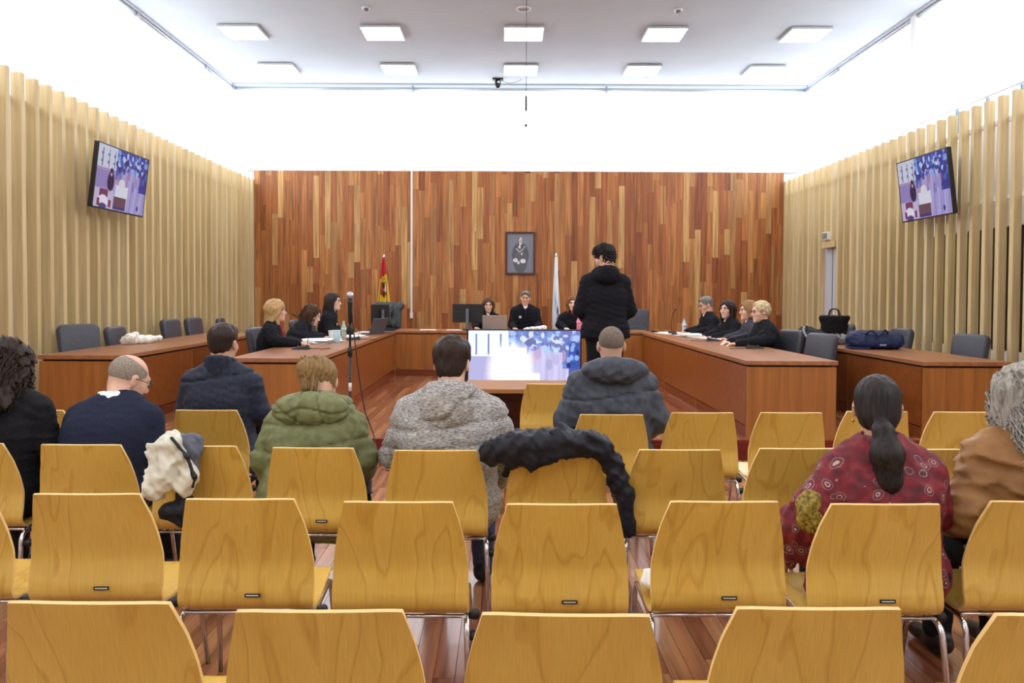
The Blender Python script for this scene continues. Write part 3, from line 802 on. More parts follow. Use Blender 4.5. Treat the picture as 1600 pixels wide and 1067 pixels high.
M_flag = paint_mat('flag_cloth', rough=.75)
def flag(label, px_, ytop, D, img, wmax, hang, name='flag_on_pole', lean=0.0):
    p = P(px_, ytop, D)
    e = empty(name, (p.x, D, DAIS_Z), 0, label, 'flag', 'flags behind the bench')
    zt = p.z - DAIS_Z
    MB().tube([(0, 0, .03), (0, 0, zt - .06)], .014, 8).build('pole', mat('pole_metal', (190, 170, 130), .35, .6), e)
    MB().lathe([(.004, zt - .07), (.03, zt - .06), (.034, zt - .045), (.012, zt - .035), (.02, zt - .02), (.004, zt)], n=10).build('finial', M_chrome, e)
    MB().lathe([(.16, 0), (.16, .015), (.03, .04), (.0, .045)], n=20).build('foot', M_chrome, e)
    h, w = img.shape[:2]; v = []; f = []
    for r in range(h + 1):
        t = r / h; z = zt - .08 - hang * t; wd = .05 + (wmax - .05) * min(1, t * 1.5) ** .8
        for c in range(w + 1):
            u = c / w; ph = u * math.pi * 7
            v.append((-wd * .5 + wd * u + .012 * math.sin(ph * .5 + 2 * t) + lean * t, -.03 - .03 * math.sin(ph + 1.5 * t) * (0.3 + t) - .02 * math.sin(u * math.pi), z - .06 * abs(u - .5) * t + .01 * math.sin(ph)))
    for r in range(h):
        for c in range(w): f.append((r * (w + 1) + c, (r + 1) * (w + 1) + c, (r + 1) * (w + 1) + c + 1, r * (w + 1) + c + 1))
    o = mesh_np('cloth', v, f, M_flag, e, True)
    a_ = o.data.color_attributes.new('paint', 'FLOAT_COLOR', 'CORNER')
    c_ = np.clip(img / 255., 0, 1); c_ = np.where(c_ <= .04045, c_ / 12.92, ((c_ + .055) / 1.055) ** 2.4)
    c_ = np.concatenate([c_, np.ones((h, w, 1))], 2).reshape(-1, 4)
    a_.data.foreach_set('color', np.repeat(c_, 4, axis=0).astype(np.float32).ravel())
    so = o.modifiers.new('thick', 'SOLIDIFY'); so.thickness = .004
    return e
im = canvas(28, 60, (226, 186, 40)); vv, uu = np.mgrid[0:60, 0:28]; uu = uu / 28.; vv = vv / 60.
im[(vv < .2 + .08 * (1 - uu))] = (186, 32, 36)
im[(vv > .62 + .35 * uu)] = (160, 28, 48)
oval(im, .5, .43, .34, .11, (150, 70, 40)); oval(im, .62, .42, .14, .07, (226, 190, 190)); oval(im, .35, .40, .1, .04, (190, 60, 50)); oval(im, .5, .38, .1, .05, (70, 40, 30)); oval(im, .52, .5, .09, .05, (80, 40, 40)); oval(im, .5, .29, .2, .02, (160, 140, 40))
flag('red and yellow flag with a crest hanging on a pole, left of the bench', 600, 397, 14.35, im, .26, 1.32)
im = canvas(28, 60, (250, 250, 252)); vv, uu = np.mgrid[0:60, 0:28]; uu = uu / 28.; vv = vv / 60.
im[np.abs((vv - .15) * 1.2 - uu) < .10] = (206, 220, 242)
oval(im, .7, .62, .18, .06, (70, 110, 130)); oval(im, .62, .72, .14, .04, (120, 150, 165))
flag('white flag with a pale blue emblem hanging behind the judge', 869, 395, 14.35, im, .17, 1.62)
# ------------------------------------------------------------------ people: smooth implicit bodies turned into meshes
def A(p): return np.array(p, dtype=np.float32)
def smin(a, b, k):
    h = np.clip(.5 + .5 * (b - a) / k, 0, 1); return b * (1 - h) + a * h - k * h * (1 - h)
def cap(a, b, ra, rb=None, k=.03, sub=False): return dict(t='cap', a=A(a), b=A(b), ra=ra, rb=ra if rb is None else rb, k=k, sub=sub)
def ell(c, r, k=.03, R=None, sub=False): return dict(t='ell', a=A(c), r=A(r if hasattr(r, '__len__') else (r, r, r)), k=k, R=R, sub=sub)
def cut(n, d, k=.01): return dict(t='pl', n=A(n), d=d, k=k)            # keeps n.p < d
def xf(ops, R, c):
    """ops given in a local frame moved by rotation R (3x3 array) and offset c"""
    out = []
    for o in ops:
        o = dict(o)
        if o['t'] == 'pl':
            n = R @ o['n']; o['d'] = o['d'] + float(n @ c); o['n'] = n
        else:
            o['a'] = R @ o['a'] + c
            if o['t'] == 'cap': o['b'] = R @ o['b'] + c
            else: o['R'] = R if o['R'] is None else R @ o['R']
        out.append(o)
    return out
def sdf_grid(ops, h, disp=None, pad=.02):
    lo = np.full(3, 9.); hi = np.full(3, -9.)
    for o in ops:
        if o['t'] == 'pl' or o['sub']: continue
        if o['t'] == 'cap':
            lo = np.minimum(lo, np.minimum(o['a'] - o['ra'], o['b'] - o['rb'])); hi = np.maximum(hi, np.maximum(o['a'] + o['ra'], o['b'] + o['rb']))
        else:
            m = float(max(o['r'])) if o['R'] is not None else o['r']
            lo = np.minimum(lo, o['a'] - m); hi = np.maximum(hi, o['a'] + m)
    lo = lo - pad - 2 * h; hi = hi + pad + 2 * h
    n = np.ceil((hi - lo) / h).astype(int) + 1
    ax = [(lo[i] + h * np.arange(n[i])).astype(np.float32) for i in range(3)]
    Fd = np.full(n, .2, np.float32)
    for o in ops:
        if o['t'] == 'pl':
            d = ax[0][:, None, None] * o['n'][0] + ax[1][None, :, None] * o['n'][1] + ax[2][None, None, :] * o['n'][2] - o['d']
            Fd = -smin(-Fd, -d, o['k']); continue
        if o['t'] == 'cap': a_, b_ = np.minimum(o['a'] - o['ra'], o['b'] - o['rb']), np.maximum(o['a'] + o['ra'], o['b'] + o['rb'])
        else:
            m = float(max(o['r'])) if o['R'] is not None else o['r']; a_, b_ = o['a'] - m, o['a'] + m
        mg = o['k'] + .035
        i0 = np.clip(np.floor((a_ - mg - lo) / h).astype(int), 0, n); i1 = np.clip(np.ceil((b_ + mg - lo) / h).astype(int) + 1, 0, n)
        if np.any(i1 <= i0): continue
        sl = tuple(slice(i0[i], i1[i]) for i in range(3))
        x = ax[0][sl[0]][:, None, None] - o['a'][0]; y = ax[1][sl[1]][None, :, None] - o['a'][1]; z = ax[2][sl[2]][None, None, :] - o['a'][2]
        if o['t'] == 'cap':
            ba = o['b'] - o['a']; L = float(ba @ ba) + 1e-12
            t = np.clip((x * ba[0] + y * ba[1] + z * ba[2]) / L, 0, 1)
            d = np.sqrt((x - t * ba[0]) ** 2 + (y - t * ba[1]) ** 2 + (z - t * ba[2]) ** 2) - (o['ra'] + (o['rb'] - o['ra']) * t)
        else:
            if o['R'] is not None:
                R = o['R']
                x, y, z = (x * R[0, 0] + y * R[1, 0] + z * R[2, 0], x * R[0, 1] + y * R[1, 1] + z * R[2, 1], x * R[0, 2] + y * R[1, 2] + z * R[2, 2])
            r = o['r']; qx, qy, qz = x / r[0], y / r[1], z / r[2]
            k0 = np.sqrt(qx * qx + qy * qy + qz * qz); k1 = np.sqrt((qx / r[0]) ** 2 + (qy / r[1]) ** 2 + (qz / r[2]) ** 2) + 1e-9
            d = k0 * (k0 - 1) / k1
        if o['sub']: Fd[sl] = -smin(-Fd[sl], d, o['k'])
        else: Fd[sl] = smin(Fd[sl], d, o['k'])
    if disp is not None: Fd = Fd + disp(ax[0][:, None, None], ax[1][None, :, None], ax[2][None, None, :])
    return Fd, lo, h
CORN = np.array([(0, 0, 0), (1, 0, 0), (0, 1, 0), (1, 1, 0), (0, 0, 1), (1, 0, 1), (0, 1, 1), (1, 1, 1)])
EDG = [(0, 1), (2, 3), (4, 5), (6, 7), (0, 2), (1, 3), (4, 6), (5, 7), (0, 4), (1, 5), (2, 6), (3, 7)]
def snet(Fd, lo, h):
    n = np.array(Fd.shape); s = Fd < 0
    cnt = np.zeros(n - 1, np.int8)
    for c in CORN: cnt += s[c[0]:n[0] - 1 + c[0], c[1]:n[1] - 1 + c[1], c[2]:n[2] - 1 + c[2]]
    act = np.argwhere((cnt > 0) & (cnt < 8))
    if len(act) == 0: return np.zeros((0, 3)), np.zeros((0, 4), int)
    vals = np.stack([Fd[act[:, 0] + c[0], act[:, 1] + c[1], act[:, 2] + c[2]] for c in CORN], 1)
    pos = np.zeros((len(act), 3)); num = np.zeros(len(act))
    for a, b in EDG:
        va, vb = vals[:, a], vals[:, b]; m = (va < 0) != (vb < 0)
        t = np.where(m, va / np.where(m, va - vb, 1), 0)
        pos += m[:, None] * (CORN[a] + t[:, None] * (CORN[b] - CORN[a])); num += m
    v = lo + h * (act + pos / num[:, None])
    ids = np.full(n - 1, -1, int); ids[tuple(act.T)] = np.arange(len(act))
    quads = []
    for axis in range(3):
        o1, o2 = (axis + 1) % 3, (axis + 2) % 3
        a = [slice(None)] * 3; b = [slice(None)] * 3
        a[axis] = slice(0, -1); b[axis] = slice(1, None)
        sa, sb = s[tuple(a)], s[tuple(b)]
        e = np.argwhere(sa != sb)
        e = e[(e[:, o1] > 0) & (e[:, o2] > 0) & (e[:, o1] < n[o1] - 1) & (e[:, o2] < n[o2] - 1)]
        def cell(d1, d2):
            q = e.copy(); q[:, o1] -= d1; q[:, o2] -= d2; return ids[tuple(q.T)]
        q = np.stack([cell(1, 1), cell(0, 1), cell(0, 0), cell(1, 0)], 1)
        flip = ~s[tuple(e.T)]
        q[flip] = q[flip][:, ::-1]
        quads.append(q)
    q = np.concatenate(quads); q = q[(q >= 0).all(1)]
    return v, q
def blob(ops, h, disp=None, pad=.02): return snet(*sdf_grid(ops, h, disp, pad))
def joinm(parts):
    vs, fs, b = [], [], 0
    for v, f in parts:
        vs.append(np.asarray(v)); fs.append(np.asarray(f) + b); b += len(v)
    return np.concatenate(vs), np.concatenate(fs)
def np_mesh(name, v, f, m, parent):
    me = bpy.data.meshes.new(name)
    me.vertices.add(len(v)); me.vertices.foreach_set('co', np.asarray(v, np.float32).ravel())
    f = np.asarray(f, np.int32)
    me.loops.add(f.size); me.loops.foreach_set('vertex_index', f.ravel())
    me.polygons.add(len(f)); me.polygons.foreach_set('loop_start', np.arange(0, f.size, 4, dtype=np.int32)); me.polygons.foreach_set('loop_total', np.full(len(f), 4, np.int32))
    me.update(calc_edges=True); me.validate()
    me.materials.append(m); me.polygons.foreach_set('use_smooth', np.ones(len(me.polygons), dtype=bool)); me.update()
    return link(bpy.data.objects.new(name, me), parent)
def tubes_np(paths, n=4):
    """quads of many thin tapering tubes: list of (points(k,3), radii(k))"""
    vs, fs, b = [], [], 0
    for p, r in paths:
        p = np.asarray(p); k = len(p); t = np.gradient(p, axis=0); t /= np.linalg.norm(t, axis=1, keepdims=True) + 1e-9
        u = np.cross(t, np.array([.31, .87, .38])); u /= np.linalg.norm(u, axis=1, keepdims=True) + 1e-9; w = np.cross(t, u)
        for j in range(n):
            a = 2 * math.pi * j / n; vs.append(p + (u * math.cos(a) + w * math.sin(a)) * np.asarray(r)[:, None])
        idx = b + np.arange(n * k).reshape(n, k)
        for j in range(n):
            a, c = idx[j], idx[(j + 1) % n]; fs.append(np.stack([a[:-1], c[:-1], c[1:], a[1:]], 1))
        b += n * k
    return np.concatenate(vs), np.concatenate(fs)

def folds(seed, amp, k=(25, 25, 75), warp=2.0, n=3):
    r = np.random.RandomState(seed)
    K = [(np.array(k) * r.uniform(.5, 1.2, 3) * r.choice([-1, 1], 3), r.uniform(0, 6.3), r.uniform(-14, 14, 3), r.uniform(0, 6.3)) for _ in range(n)]
    def f(X, Y, Z):
        d = 0
        for kk, ph, l, p2 in K:
            s = np.sin(kk[0] * X + kk[1] * Y + kk[2] * Z + ph + warp * np.sin(l[0] * X + l[1] * Y + l[2] * Z + p2))
            d = d + amp / n * (1.6 * np.abs(s) - 1.0)
        return d
    return f
def crumple(seed, a1=.014, a2=.008):
    f1 = folds(seed, a1, (24, 24, 24), 2.4); f2 = folds(seed + 1, a2, (62, 62, 62), 2.6, 4)
    return lambda X, Y, Z: f1(X, Y, Z) + f2(X, Y, Z)
def rot(yaw=0, pitch=0, roll=0):
    """head frame rotation in degrees: yaw + turns to the person's left, pitch + bows down, roll + tilts to the right shoulder"""
    y, p, r = (math.radians(v) for v in (yaw, pitch, roll))
    M = Matrix.Rotation(y, 3, 'Z') @ Matrix.Rotation(-p, 3, 'X') @ Matrix.Rotation(r, 3, 'Y')
    return np.array(M, dtype=np.float32)

def head_ops(fem):
    w = .95 if fem else 1.0
    o = [ell((0, -.018, .03), (.076 * w, .096, .088), .03), ell((0, .03, -.03), (.062 * w, .064, .085), .03), ell((0, .043, -.085), (.046 * w if not fem else .038, .044, .032), .03),
         cap((-.03, .077, .03), (.03, .077, .03), .012, k=.022), cap((0, .091, .015), (0, .109, -.026), .0075, .0125, .014),
         ell((-.012, .1, -.031), .0085, .008), ell((.012, .1, -.031), .0085, .008), ell((0, .083, -.103), (.02, .016, .017), .02),
         ell((-.043, .06, -.02), .022, .025), ell((.043, .06, -.02), .022, .025)]
    o += [ell((s * .031, .103, .012), (.018, .016, .013), .014, sub=True) for s in (-1, 1)]
    o += [cap((-.017, .090, -.058), (.017, .090, -.058), .0075, k=.008), cap((-.014, .089, -.07), (.014, .089, -.07), .0075, k=.008), cap((-.03, .1, -.0635), (.03, .1, -.0635), .0025, k=.004, sub=True)]
    for s in (-1, 1):
        o += [ell((s * .079 * w, -.008, -.004), (.010, .021, .034), .006, R=np.array(Matrix.Rotation(s * .35, 3, 'Z'), dtype=np.float32)), ell((s * .088 * w, .0, .0), (.006, .011, .018), .005, sub=True)]
    return o

def hair_mesh(style, seed=1):
    r = np.random.RandomState(seed); h = .0062; locks = []
    face = ell((0, .135, -.022), (.082, .106, .14), .010, sub=True)
    nape = ell((0, -.042, -.02), (.064, .067, .062), .03)
    base = ell((0, -.02, .037), (.085, .104, .090), .02)
    fn = folds(seed, .006, (60, 60, 12), 1.2, 4)
    ops = None
    if style == 'short':
        ops = [ell((0, -.02, .043), (.084, .103, .087), .02), nape, ell((0, .03, .085), (.062, .062, .042), .03), face, cut((0, .30, -1), .045, .02)]
    elif style == 'short_thick':
        ops = [ell((0, -.02, .052), (.091, .111, .089), .02), ell((0, -.045, -.02), (.068, .071, .068), .03), ell((0, .03, .09), (.07, .07, .045), .03), face, cut((0, .30, -1), .062, .02)]
        fn = folds(seed, .010, (55, 55, 16), 1.6, 4)
    elif style == 'buzz':
        ops = [ell((0, -.0185, .0315), (.0785, .0985, .0905), .01), ell((0, .14, -.03), (.09, .075, .13), .01, sub=True), cut((0, .35, -1), -.002, .02)]; fn = None
    elif style == 'bald_fringe':
        ops = [ell((0, -.0185, .0310), (.0785, .0985, .0885), .01), ell((0, .03, .115), (.062, .095, .06), .02, sub=True), ell((0, .12, -.02), (.1, .085, .14), .01, sub=True), cut((0, .3, -1), .012, .02)]; fn = None
    elif style == 'curly_top':
        ops = [ell((0, -.018, .05), (.089, .107, .088), .02), ell((0, .02, .088), (.082, .085, .05), .03), ell((0, -.042, -.02), (.068, .07, .066), .03), face, cut((0, .34, -1), .05, .016)]
        fn = folds(seed, .032, (80, 80, 80), 2.5, 4)
    elif style in ('long', 'long_wavy', 'bob', 'curly_bob', 'long_curly', 'grey_long'):
        zb = {'long': -.27, 'long_wavy': -.2, 'bob': -.13, 'curly_bob': -.11, 'long_curly': -.22, 'grey_long': -.40}[style]
        wv = {'long': .088, 'long_wavy': .098, 'bob': .092, 'curly_bob': .102, 'long_curly': .112, 'grey_long': .116}[style]
        ops = [ell((0, -.02, .04), (wv, .112, .094), .02)]
        for s in (-1, 1):
            ops.append(cap((s * (wv - .02), .0, .02), (s * (wv - .014), .012, zb + .05), .03, .022, .04))
            ops.append(cap((s * (wv - .03), -.05, .0), (s * (wv - .03), -.055, zb + .02), .045, .03, .05))
        bk_ = {'grey_long': .31, 'long_curly': .19, 'long': .13}.get(style, .085)
        ops.append(cap((0, -.07, .0), (0, -bk_, zb + .01), .06, .04, .05))
        if bk_ > .1:
            for s in (-1, 1): ops.append(cap((s * .05, -.06, -.05), (s * .06, -bk_ + .015, zb + .03), .05, .032, .05))
        ops.append(ell((0, .145, -.05), (.078, .114, .16), .012, sub=True))
        amp, kk, wp = {'long': (.008, (75, 75, 6), 1), 'long_wavy': (.012, (60, 60, 22), 2), 'bob': (.009, (70, 70, 10), 1.2), 'curly_bob': (.022, (75, 75, 70), 2.6), 'long_curly': (.022, (70, 70, 60), 2.6), 'grey_long': (.016, (70, 70, 22), 2.2)}[style]
        fn = folds(seed, amp, kk, wp, 4)
        if style in ('long_curly', 'grey_long', 'curly_bob'):
            for i in range(420 if style == 'grey_long' else 230):
                a = r.uniform(math.radians(35), math.radians(325)) + math.pi / 2; z0 = r.uniform(-.06, .1); rad = wv * (1.02 - .5 * max(0, z0) * 4)
                L = r.uniform(.4, 1.0) * (z0 - zb) + .02; t = np.linspace(0, 1, 12)
                cx, cy = rad * math.cos(a), -.02 + (rad + .014) * math.sin(a)
                amp_ = r.uniform(.004, .011) * (1.7 if style == 'grey_long' else 1); fr_ = r.uniform(14, 26); ph = r.uniform(0, 6.3)
                dy_ = {'grey_long': .21, 'long_curly': .09}.get(style, 0) * (.35 + .65 * max(0, -math.sin(a)) ** .5)
                pts = np.stack([cx * (1 + .16 * t) + amp_ * np.sin(fr_ * t * L * 6 + ph), cy * (1 + .1 * t) - dy_ * t * L / .3 + amp_ * np.cos(fr_ * t * L * 6 + ph), z0 - L * t], 1)
                locks.append((pts, np.linspace(.005, .0015, 12)))
    elif style == 'ponytail':
        ops = [ell((0, -.019, .034), (.081, .101, .0915), .02), ell((0, -.045, -.03), (.07, .072, .066), .03), face, cut((0, .18, -1), .082, .02),
               cap((.0, -.105, -.070), (.006, -.138, -.085), .024, .030, .02), cap((.006, -.138, -.085), (.016, -.145, -.165), .034, .054, .02), cap((.016, -.145, -.165), (.024, -.125, -.26), .054, .040, .02), cap((.024, -.125, -.26), (.028, -.11, -.325), .040, .012, .02)]
        fn = folds(seed, .005, (110, 110, 8), .6, 4)
        for i in range(70):
            a = r.uniform(0, 6.3); q = r.uniform(.5, 1.05); t = np.linspace(0, 1, 10); rr = .046 * q
            w_ = np.sin(np.pi * np.clip(t * .9 + .1, 0, 1)) * rr
            pts = np.stack([.006 + .02 * t + w_ * math.cos(a), -.14 + .028 * t ** 2 + w_ * math.sin(a), -.09 - r.uniform(.18, .26) * t], 1); locks.append((pts, np.linspace(.004, .001, 10)))
    elif style == 'clip_bob':                 # pulled to one side, seen from behind
        ops = [ell((0, -.02, .037), (.084, .105, .092), .02), face, cut((0, .25, -1), .05, .02), cap((-.03, -.08, .07), (-.05, -.12, .02), .045, .05, .03), cap((-.05, -.12, .02), (-.06, -.11, -.07), .05, .026, .03)]
        fn = folds(seed, .011, (80, 80, 14), 1.4, 4)
        for i in range(90):
            a = r.uniform(2.6, 6.8); t = np.linspace(0, 1, 10)
            pts = np.stack([-.045 + .05 * math.cos(a) * (1 - .3 * t), -.105 + .045 * math.sin(a) * (1 - .2 * t), .07 - .15 * t + r.uniform(-.02, .02)], 1); locks.append((pts, np.linspace(.005, .0015, 10)))
    elif style == 'updo':
        ops = [ell((0, -.02, .042), (.09, .11, .094), .02), ell((0, -.06, .0), (.078, .07, .075), .03), face, cut((0, .3, -1), .055, .015)]
        fn = folds(seed, .011, (60, 60, 30), 2.0, 4)
    v, f = blob(ops, h, fn)
    parts = [(v, f)]
    if locks: parts.append(tubes_np(locks))
    return joinm(parts)

def hand_ops(w, d, n, s, curl=.35, spread=1.0):
    """w wrist, d finger direction, n palm-side normal, s towards the thumb"""
    w, d, n, s = (np.array(q, float) for q in (w, d, n, s))
    d /= np.linalg.norm(d); n = n - d * (n @ d); n /= np.linalg.norm(n); s0 = np.cross(n, d); s = s0 if s0 @ s > 0 else -s0
    ops = [cap(w - d * .02, w + d * .02, .023, .022, .02)]
    for i, L in enumerate((.070, .078, .072, .056)):
        q = w + d * (.083 - .004 * abs(i - 1)) + s * (.027 - .018 * i)
        ops.append(cap(w + d * .015 + s * (.016 - .011 * i), q, .015, .0125, .012))
        dd = d + s * (.05 - .035 * i) * spread; dd /= np.linalg.norm(dd); p = q; ang = 0
        for j, fr_ in enumerate((.45, .32, .23)):
            ang += curl * (1, 1.3, 1.0)[j]
            e = p + (dd * math.cos(ang) + n * math.sin(ang)) * L * fr_ * 1.15
            ops.append(cap(p, e, .0095 - .0008 * j, .0088 - .0008 * j, .004)); p = e
    b = w + d * .02 + s * .022; m = b + (d * .55 + s * .7 + n * .3) * .038; t_ = m + (d * .85 + s * .25 + n * .3) * .034
    ops += [cap(b, m, .0145, .0115, .012), cap(m, t_, .0105, .0085, .005)]
    return ops

SKIN = {}
def skin(rgb):
    k = 'skin_%d_%d_%d' % rgb
    return noise_mat(k, rgb, tuple(min(255, int(c * 1.05)) for c in rgb), 30, rough=.5, spec=.35)
def hairmat(name, c1, c2): return noise_mat('hair_' + name, c1, c2, 20, (6, 6, .6), .5, .35, 5, .3, .7, .25)
def cloth(name, c1, c2=None, scale=80, b=.15, rough=.85, stretch=(1, 1, 1), sheen=.0, lo=.35, hi=.65):
    return noise_mat('cloth_' + name, c1, c2 or tuple(int(c * 1.18 + 2) for c in c1), scale, stretch, rough, b, 5, lo, hi, .2, sheen)

def lerp(a, b, t): return np.asarray(a, float) * (1 - t) + np.asarray(b, float) * t

def person(label, loc, yaw, *, sh=.43, lean=(6, 10, 14), seg=(.17, .17, .16), side=0.0, sx=.155, drop=.095, bulk=1.0, fem=False, head=(0, 5, 0), hup=.150, hfwd=.035,
           hair='short', hair_m=None, skin_rgb=(214, 168, 140), top=None, top_t=.016, fold=.008, foldk=(25, 25, 75), seams=(), collar=None, collar_m=None, hood=None, hood_m=None, vneck=None, shirt=None, hem=None,
           arms=None, legs=None, legs_t=.012, shoes=None, glasses=None, beard=None, hs=1.0, res=.0115, standing=False, extra=None, seed=1, hemcut=None, sleeve=1.0, lips=(176, 96, 88), hand_curl=.35):
    e = empty('person', loc, math.radians(yaw), label, 'person')
    sk = skin(skin_rgb)
    pz = (sh + .105) if not standing else .93 * hs
    p = [np.array((0, 0, pz))]
    for l, a in zip(seg, lean):
        p.append(p[-1] + np.array((side / 3, math.sin(math.radians(a)) * l, math.cos(math.radians(a)) * l)))
    p0, p1, p2, p3 = p
    up = (p3 - p2) / np.linalg.norm(p3 - p2)
    X_ = np.array((1., 0, 0)); bk = bulk
    def row(c, w, r): return (c - X_ * w * bk, c + X_ * w * bk, r * bk)
    fz = .92 if fem else 1.0
    rows = [row(p0, .08, .112), row(lerp(p0, p1, .6), .065 * fz, .102 * fz), row(p1, .07 * fz, .104 * fz), row(lerp(p1, p2, .6), .08 * fz, .106), row(p2 - up * .01, .085 * fz, .098), row(lerp(p2, p3, .45), .07 * fz, .082), row(lerp(p2, p3, .8), .04 * fz, .062)]
    shc = p3 - up * drop
    shl, shr = shc - X_ * sx, shc + X_ * sx
    if arms is None:
        arms = [dict(e=(-sx - .055, .03 + p2[1] * .6, p2[2] - .10), h=(-.12, .30, sh + .20)), dict(e=(sx + .055, .03 + p2[1] * .6, p2[2] - .10), h=(.12, .30, sh + .20))]
    for a_, s in zip(arms, (-1, 1)):
        a_['e'] = np.array(a_['e'], float); a_['h'] = np.array(a_['h'], float)
        a_['fd'] = np.array(a_.get('fd', lerp(a_['h'] - a_['e'], (0, .2, -.1), .3)), float); a_['n'] = np.array(a_.get('n', (0, 0, -1)), float); a_['s'] = np.array(a_.get('s', (-s, 0, .2)), float)
    def torso(t, k=.03):
        o = [cap(a, b, r + t, k=k) for a, b, r in rows]
        o += [cap(shl, shr, .056 * bk + t, k=.04)]
        for q in (shl, shr): o.append(cap(p3 + up * .02 - np.array((0, .012, 0)), lerp(p3, q, .85) + up * .005, .046 + t * .6, .048 * bk + t, k=.03))
        return o
    def armops(t, end=1.0):
        o = []
        for q, a_ in zip((shl, shr), arms):
            o += [cap(q, a_['e'], .054 * bk + t, .044 * bk + t, .025), cap(a_['e'], lerp(a_['e'], a_['h'], end), .044 * bk + t, .032 + t * sleeve, .02)]
        return o
    kn = []
    if standing:
        hips = [np.array((s * .095, 0, pz)) for s in (-1, 1)]
        kn = [(hp, np.array((s * .10, .01, .50 * hs)), np.array((s * .105, -.02, .085))) for hp, s in zip(hips, (-1, 1))]
    else:
        kn = [(np.array((s * .095, .02, sh + .09)), np.array((s * .125, .40, sh + .075)), np.array((s * .125, .42, .10))) for s in (-1, 1)]
    if legs and isinstance(legs, tuple): kn = legs[1]
    def legops(t):
        o = []
        for hp, k_, an in kn: o += [cap(hp, k_, .082 * bk + t, .058 * bk + t, .03), cap(k_, an, .056 * bk + t, .042 + t, .03)]
        return o
    # head
    hy, hp_, hr = head
    R = rot(hy, hp_, hr)
    nb = p3 + up * .02
    hc = p3 + np.array((side * .25, hfwd, hup))
    HS = np.float32(hs if not standing else 1.0)
    hops = xf(head_ops(fem), R, hc.astype(np.float32))
    nk = hc + R @ A((0, -.03, -.05))
    hops += [cap(nk, p3 - up * .02, .050 if fem else .057, .056 if fem else .064, .03), cap(shl * .5 + p3 * .5 - up * .05, shr * .5 + p3 * .5 - up * .05, .038, k=.03)]
    parts = [blob(hops, .0072)]
    parts.append(blob(torso(-.008) + armops(-.006) + legops(-.006), .021))
    for a_ in arms: parts.append(blob(hand_ops(a_['h'], a_['fd'], a_['n'], a_['s'], a_.get('curl', hand_curl)), .0052))
    body = np_mesh('body', *joinm(parts), sk, e)
    Mh = Matrix([list(map(float, R[i])) + [float(hc[i])] for i in range(3)] + [[0, 0, 0, 1]])
    def in_head(o): o.matrix_local = Mh; return o
    # face
    brow_m = mat('brow_dark', (58, 44, 36), .7)
    for s in (-1, 1):
        in_head(MB().ball((s * .031, .083, .012), .0118, 10).build('eye', mat('eye_white', (226, 222, 218), .25), body))
        in_head(MB().lathe([(.0, .0), (.0068, -.0006), (.0072, -.003)], (s * .031, .0956, .012), 10, axis='Y').build('iris', mat('iris_dark', (38, 26, 20), .2), body))
        if hair_m: in_head(MB().tube([(s * .014, .0935, .028), (s * .03, .094, .033), (s * .048, .084, .028)], [.0042, .0056, .003], 6).build('eyebrow', brow_m, body))
        in_head(MB().tube([(s * .018, .093, .017), (s * .031, .0975, .0215), (s * .046, .0885, .0165)], [.0016, .0026, .002], 5).build('eyelid_line', mat('lash_dark', (40, 28, 24), .6), body))
    in_head(MB().ball((0, .0915, -.0585), (.020, .0075, .0045), 10).ball((0, .0905, -.0685), (.018, .0075, .005), 10).build('lips', mat('lips_%d' % lips[0], lips, .45), body))
    if hair:
        v, f = hair_mesh(hair, seed)
        ho = np_mesh('hair', v, f, hair_m, e); ho.matrix_local = Mh
    if beard:
        v, f = blob([ell((0, .044, -.085), (.052, .05, .038), .02), cap((-.062, .02, -.02), (-.045, .04, -.085), .014, .02, .02), cap((.062, .02, -.02), (.045, .04, -.085), .014, .02, .02), cap((-.022, .098, -.049), (.022, .098, -.049), .005, k=.006), ell((0, .1, -.064), (.022, .018, .011), .006, sub=True)], .006)
        np_mesh('beard', v, f, beard, e).matrix_local = Mh
    if glasses:
        g = MB()
        for s in (-1, 1):
            g.tube([(s * .032 + .024 * math.cos(a), .106 - .006 * abs(math.cos(a)), .008 + .018 * math.sin(a)) for a in np.linspace(0, 2 * math.pi, 16, endpoint=False)], .0017, 5, closed=True)
            g.tube([(s * .056, .1, .014), (s * .078, .07, .014), (s * .085, -.005, .012), (s * .083, -.03, -.004)], .0019, 5)
        g.tube([(-.009, .106, .012), (0, .108, .014), (.009, .106, .012)], .0017, 5)
        in_head(g.build('glasses', glasses, e))
    # clothing
    f0 = folds(seed + 50, fold, foldk, 2.0, 3)
    sm = list(seams)
    def fn(X, Y, Z):
        d = f0(X, Y, Z)
        for z_ in sm: d = d + .013 * np.exp(-((Z - z_ - .03 * np.sin(X * 6)) / .008) ** 2)
        return d
    jt = torso(top_t) + armops(top_t, .96)
    if hem is not None:
        for s in (-1, 1):
            jt.append(cap(p0 + X_ * s * .08, (s * .10, hem[1] if len(hem) > 1 else .02, hem[0]), .12 * bk + top_t, (.12 if len(hem) < 3 else hem[2]) * bk + top_t, .06))
    if collar:                                  # ring standing round the neck: (radius, height, thickness)
        cr, ch_, ct = collar
        nd_ = (nk - p3) / np.linalg.norm(nk - p3)
        ring = [p3 + nd_ * ch_ + np.array((cr * math.sin(a), -cr * math.cos(a), -.045 * (1 - math.cos(a)) / 2)) for a in np.linspace(-2.6, 2.6, 13)]
        base = [q - nd_ * (ch_ + .03) + (q - p3 - nd_ * ch_) * .18 for q in ring]
        cops = []
        for q, b_, q2, b2 in zip(ring[:-1], base[:-1], ring[1:], base[1:]):
            cops += [cap(lerp(q, b_, t_), lerp(q2, b2, t_), ct * (1 + .15 * t_), k=.015) for t_ in (0, .17, .34, .5, .67, .84, 1.0)]
        if collar_m is None: jt += cops
        else: np_mesh('collar', *blob(cops, .007), collar_m, e)
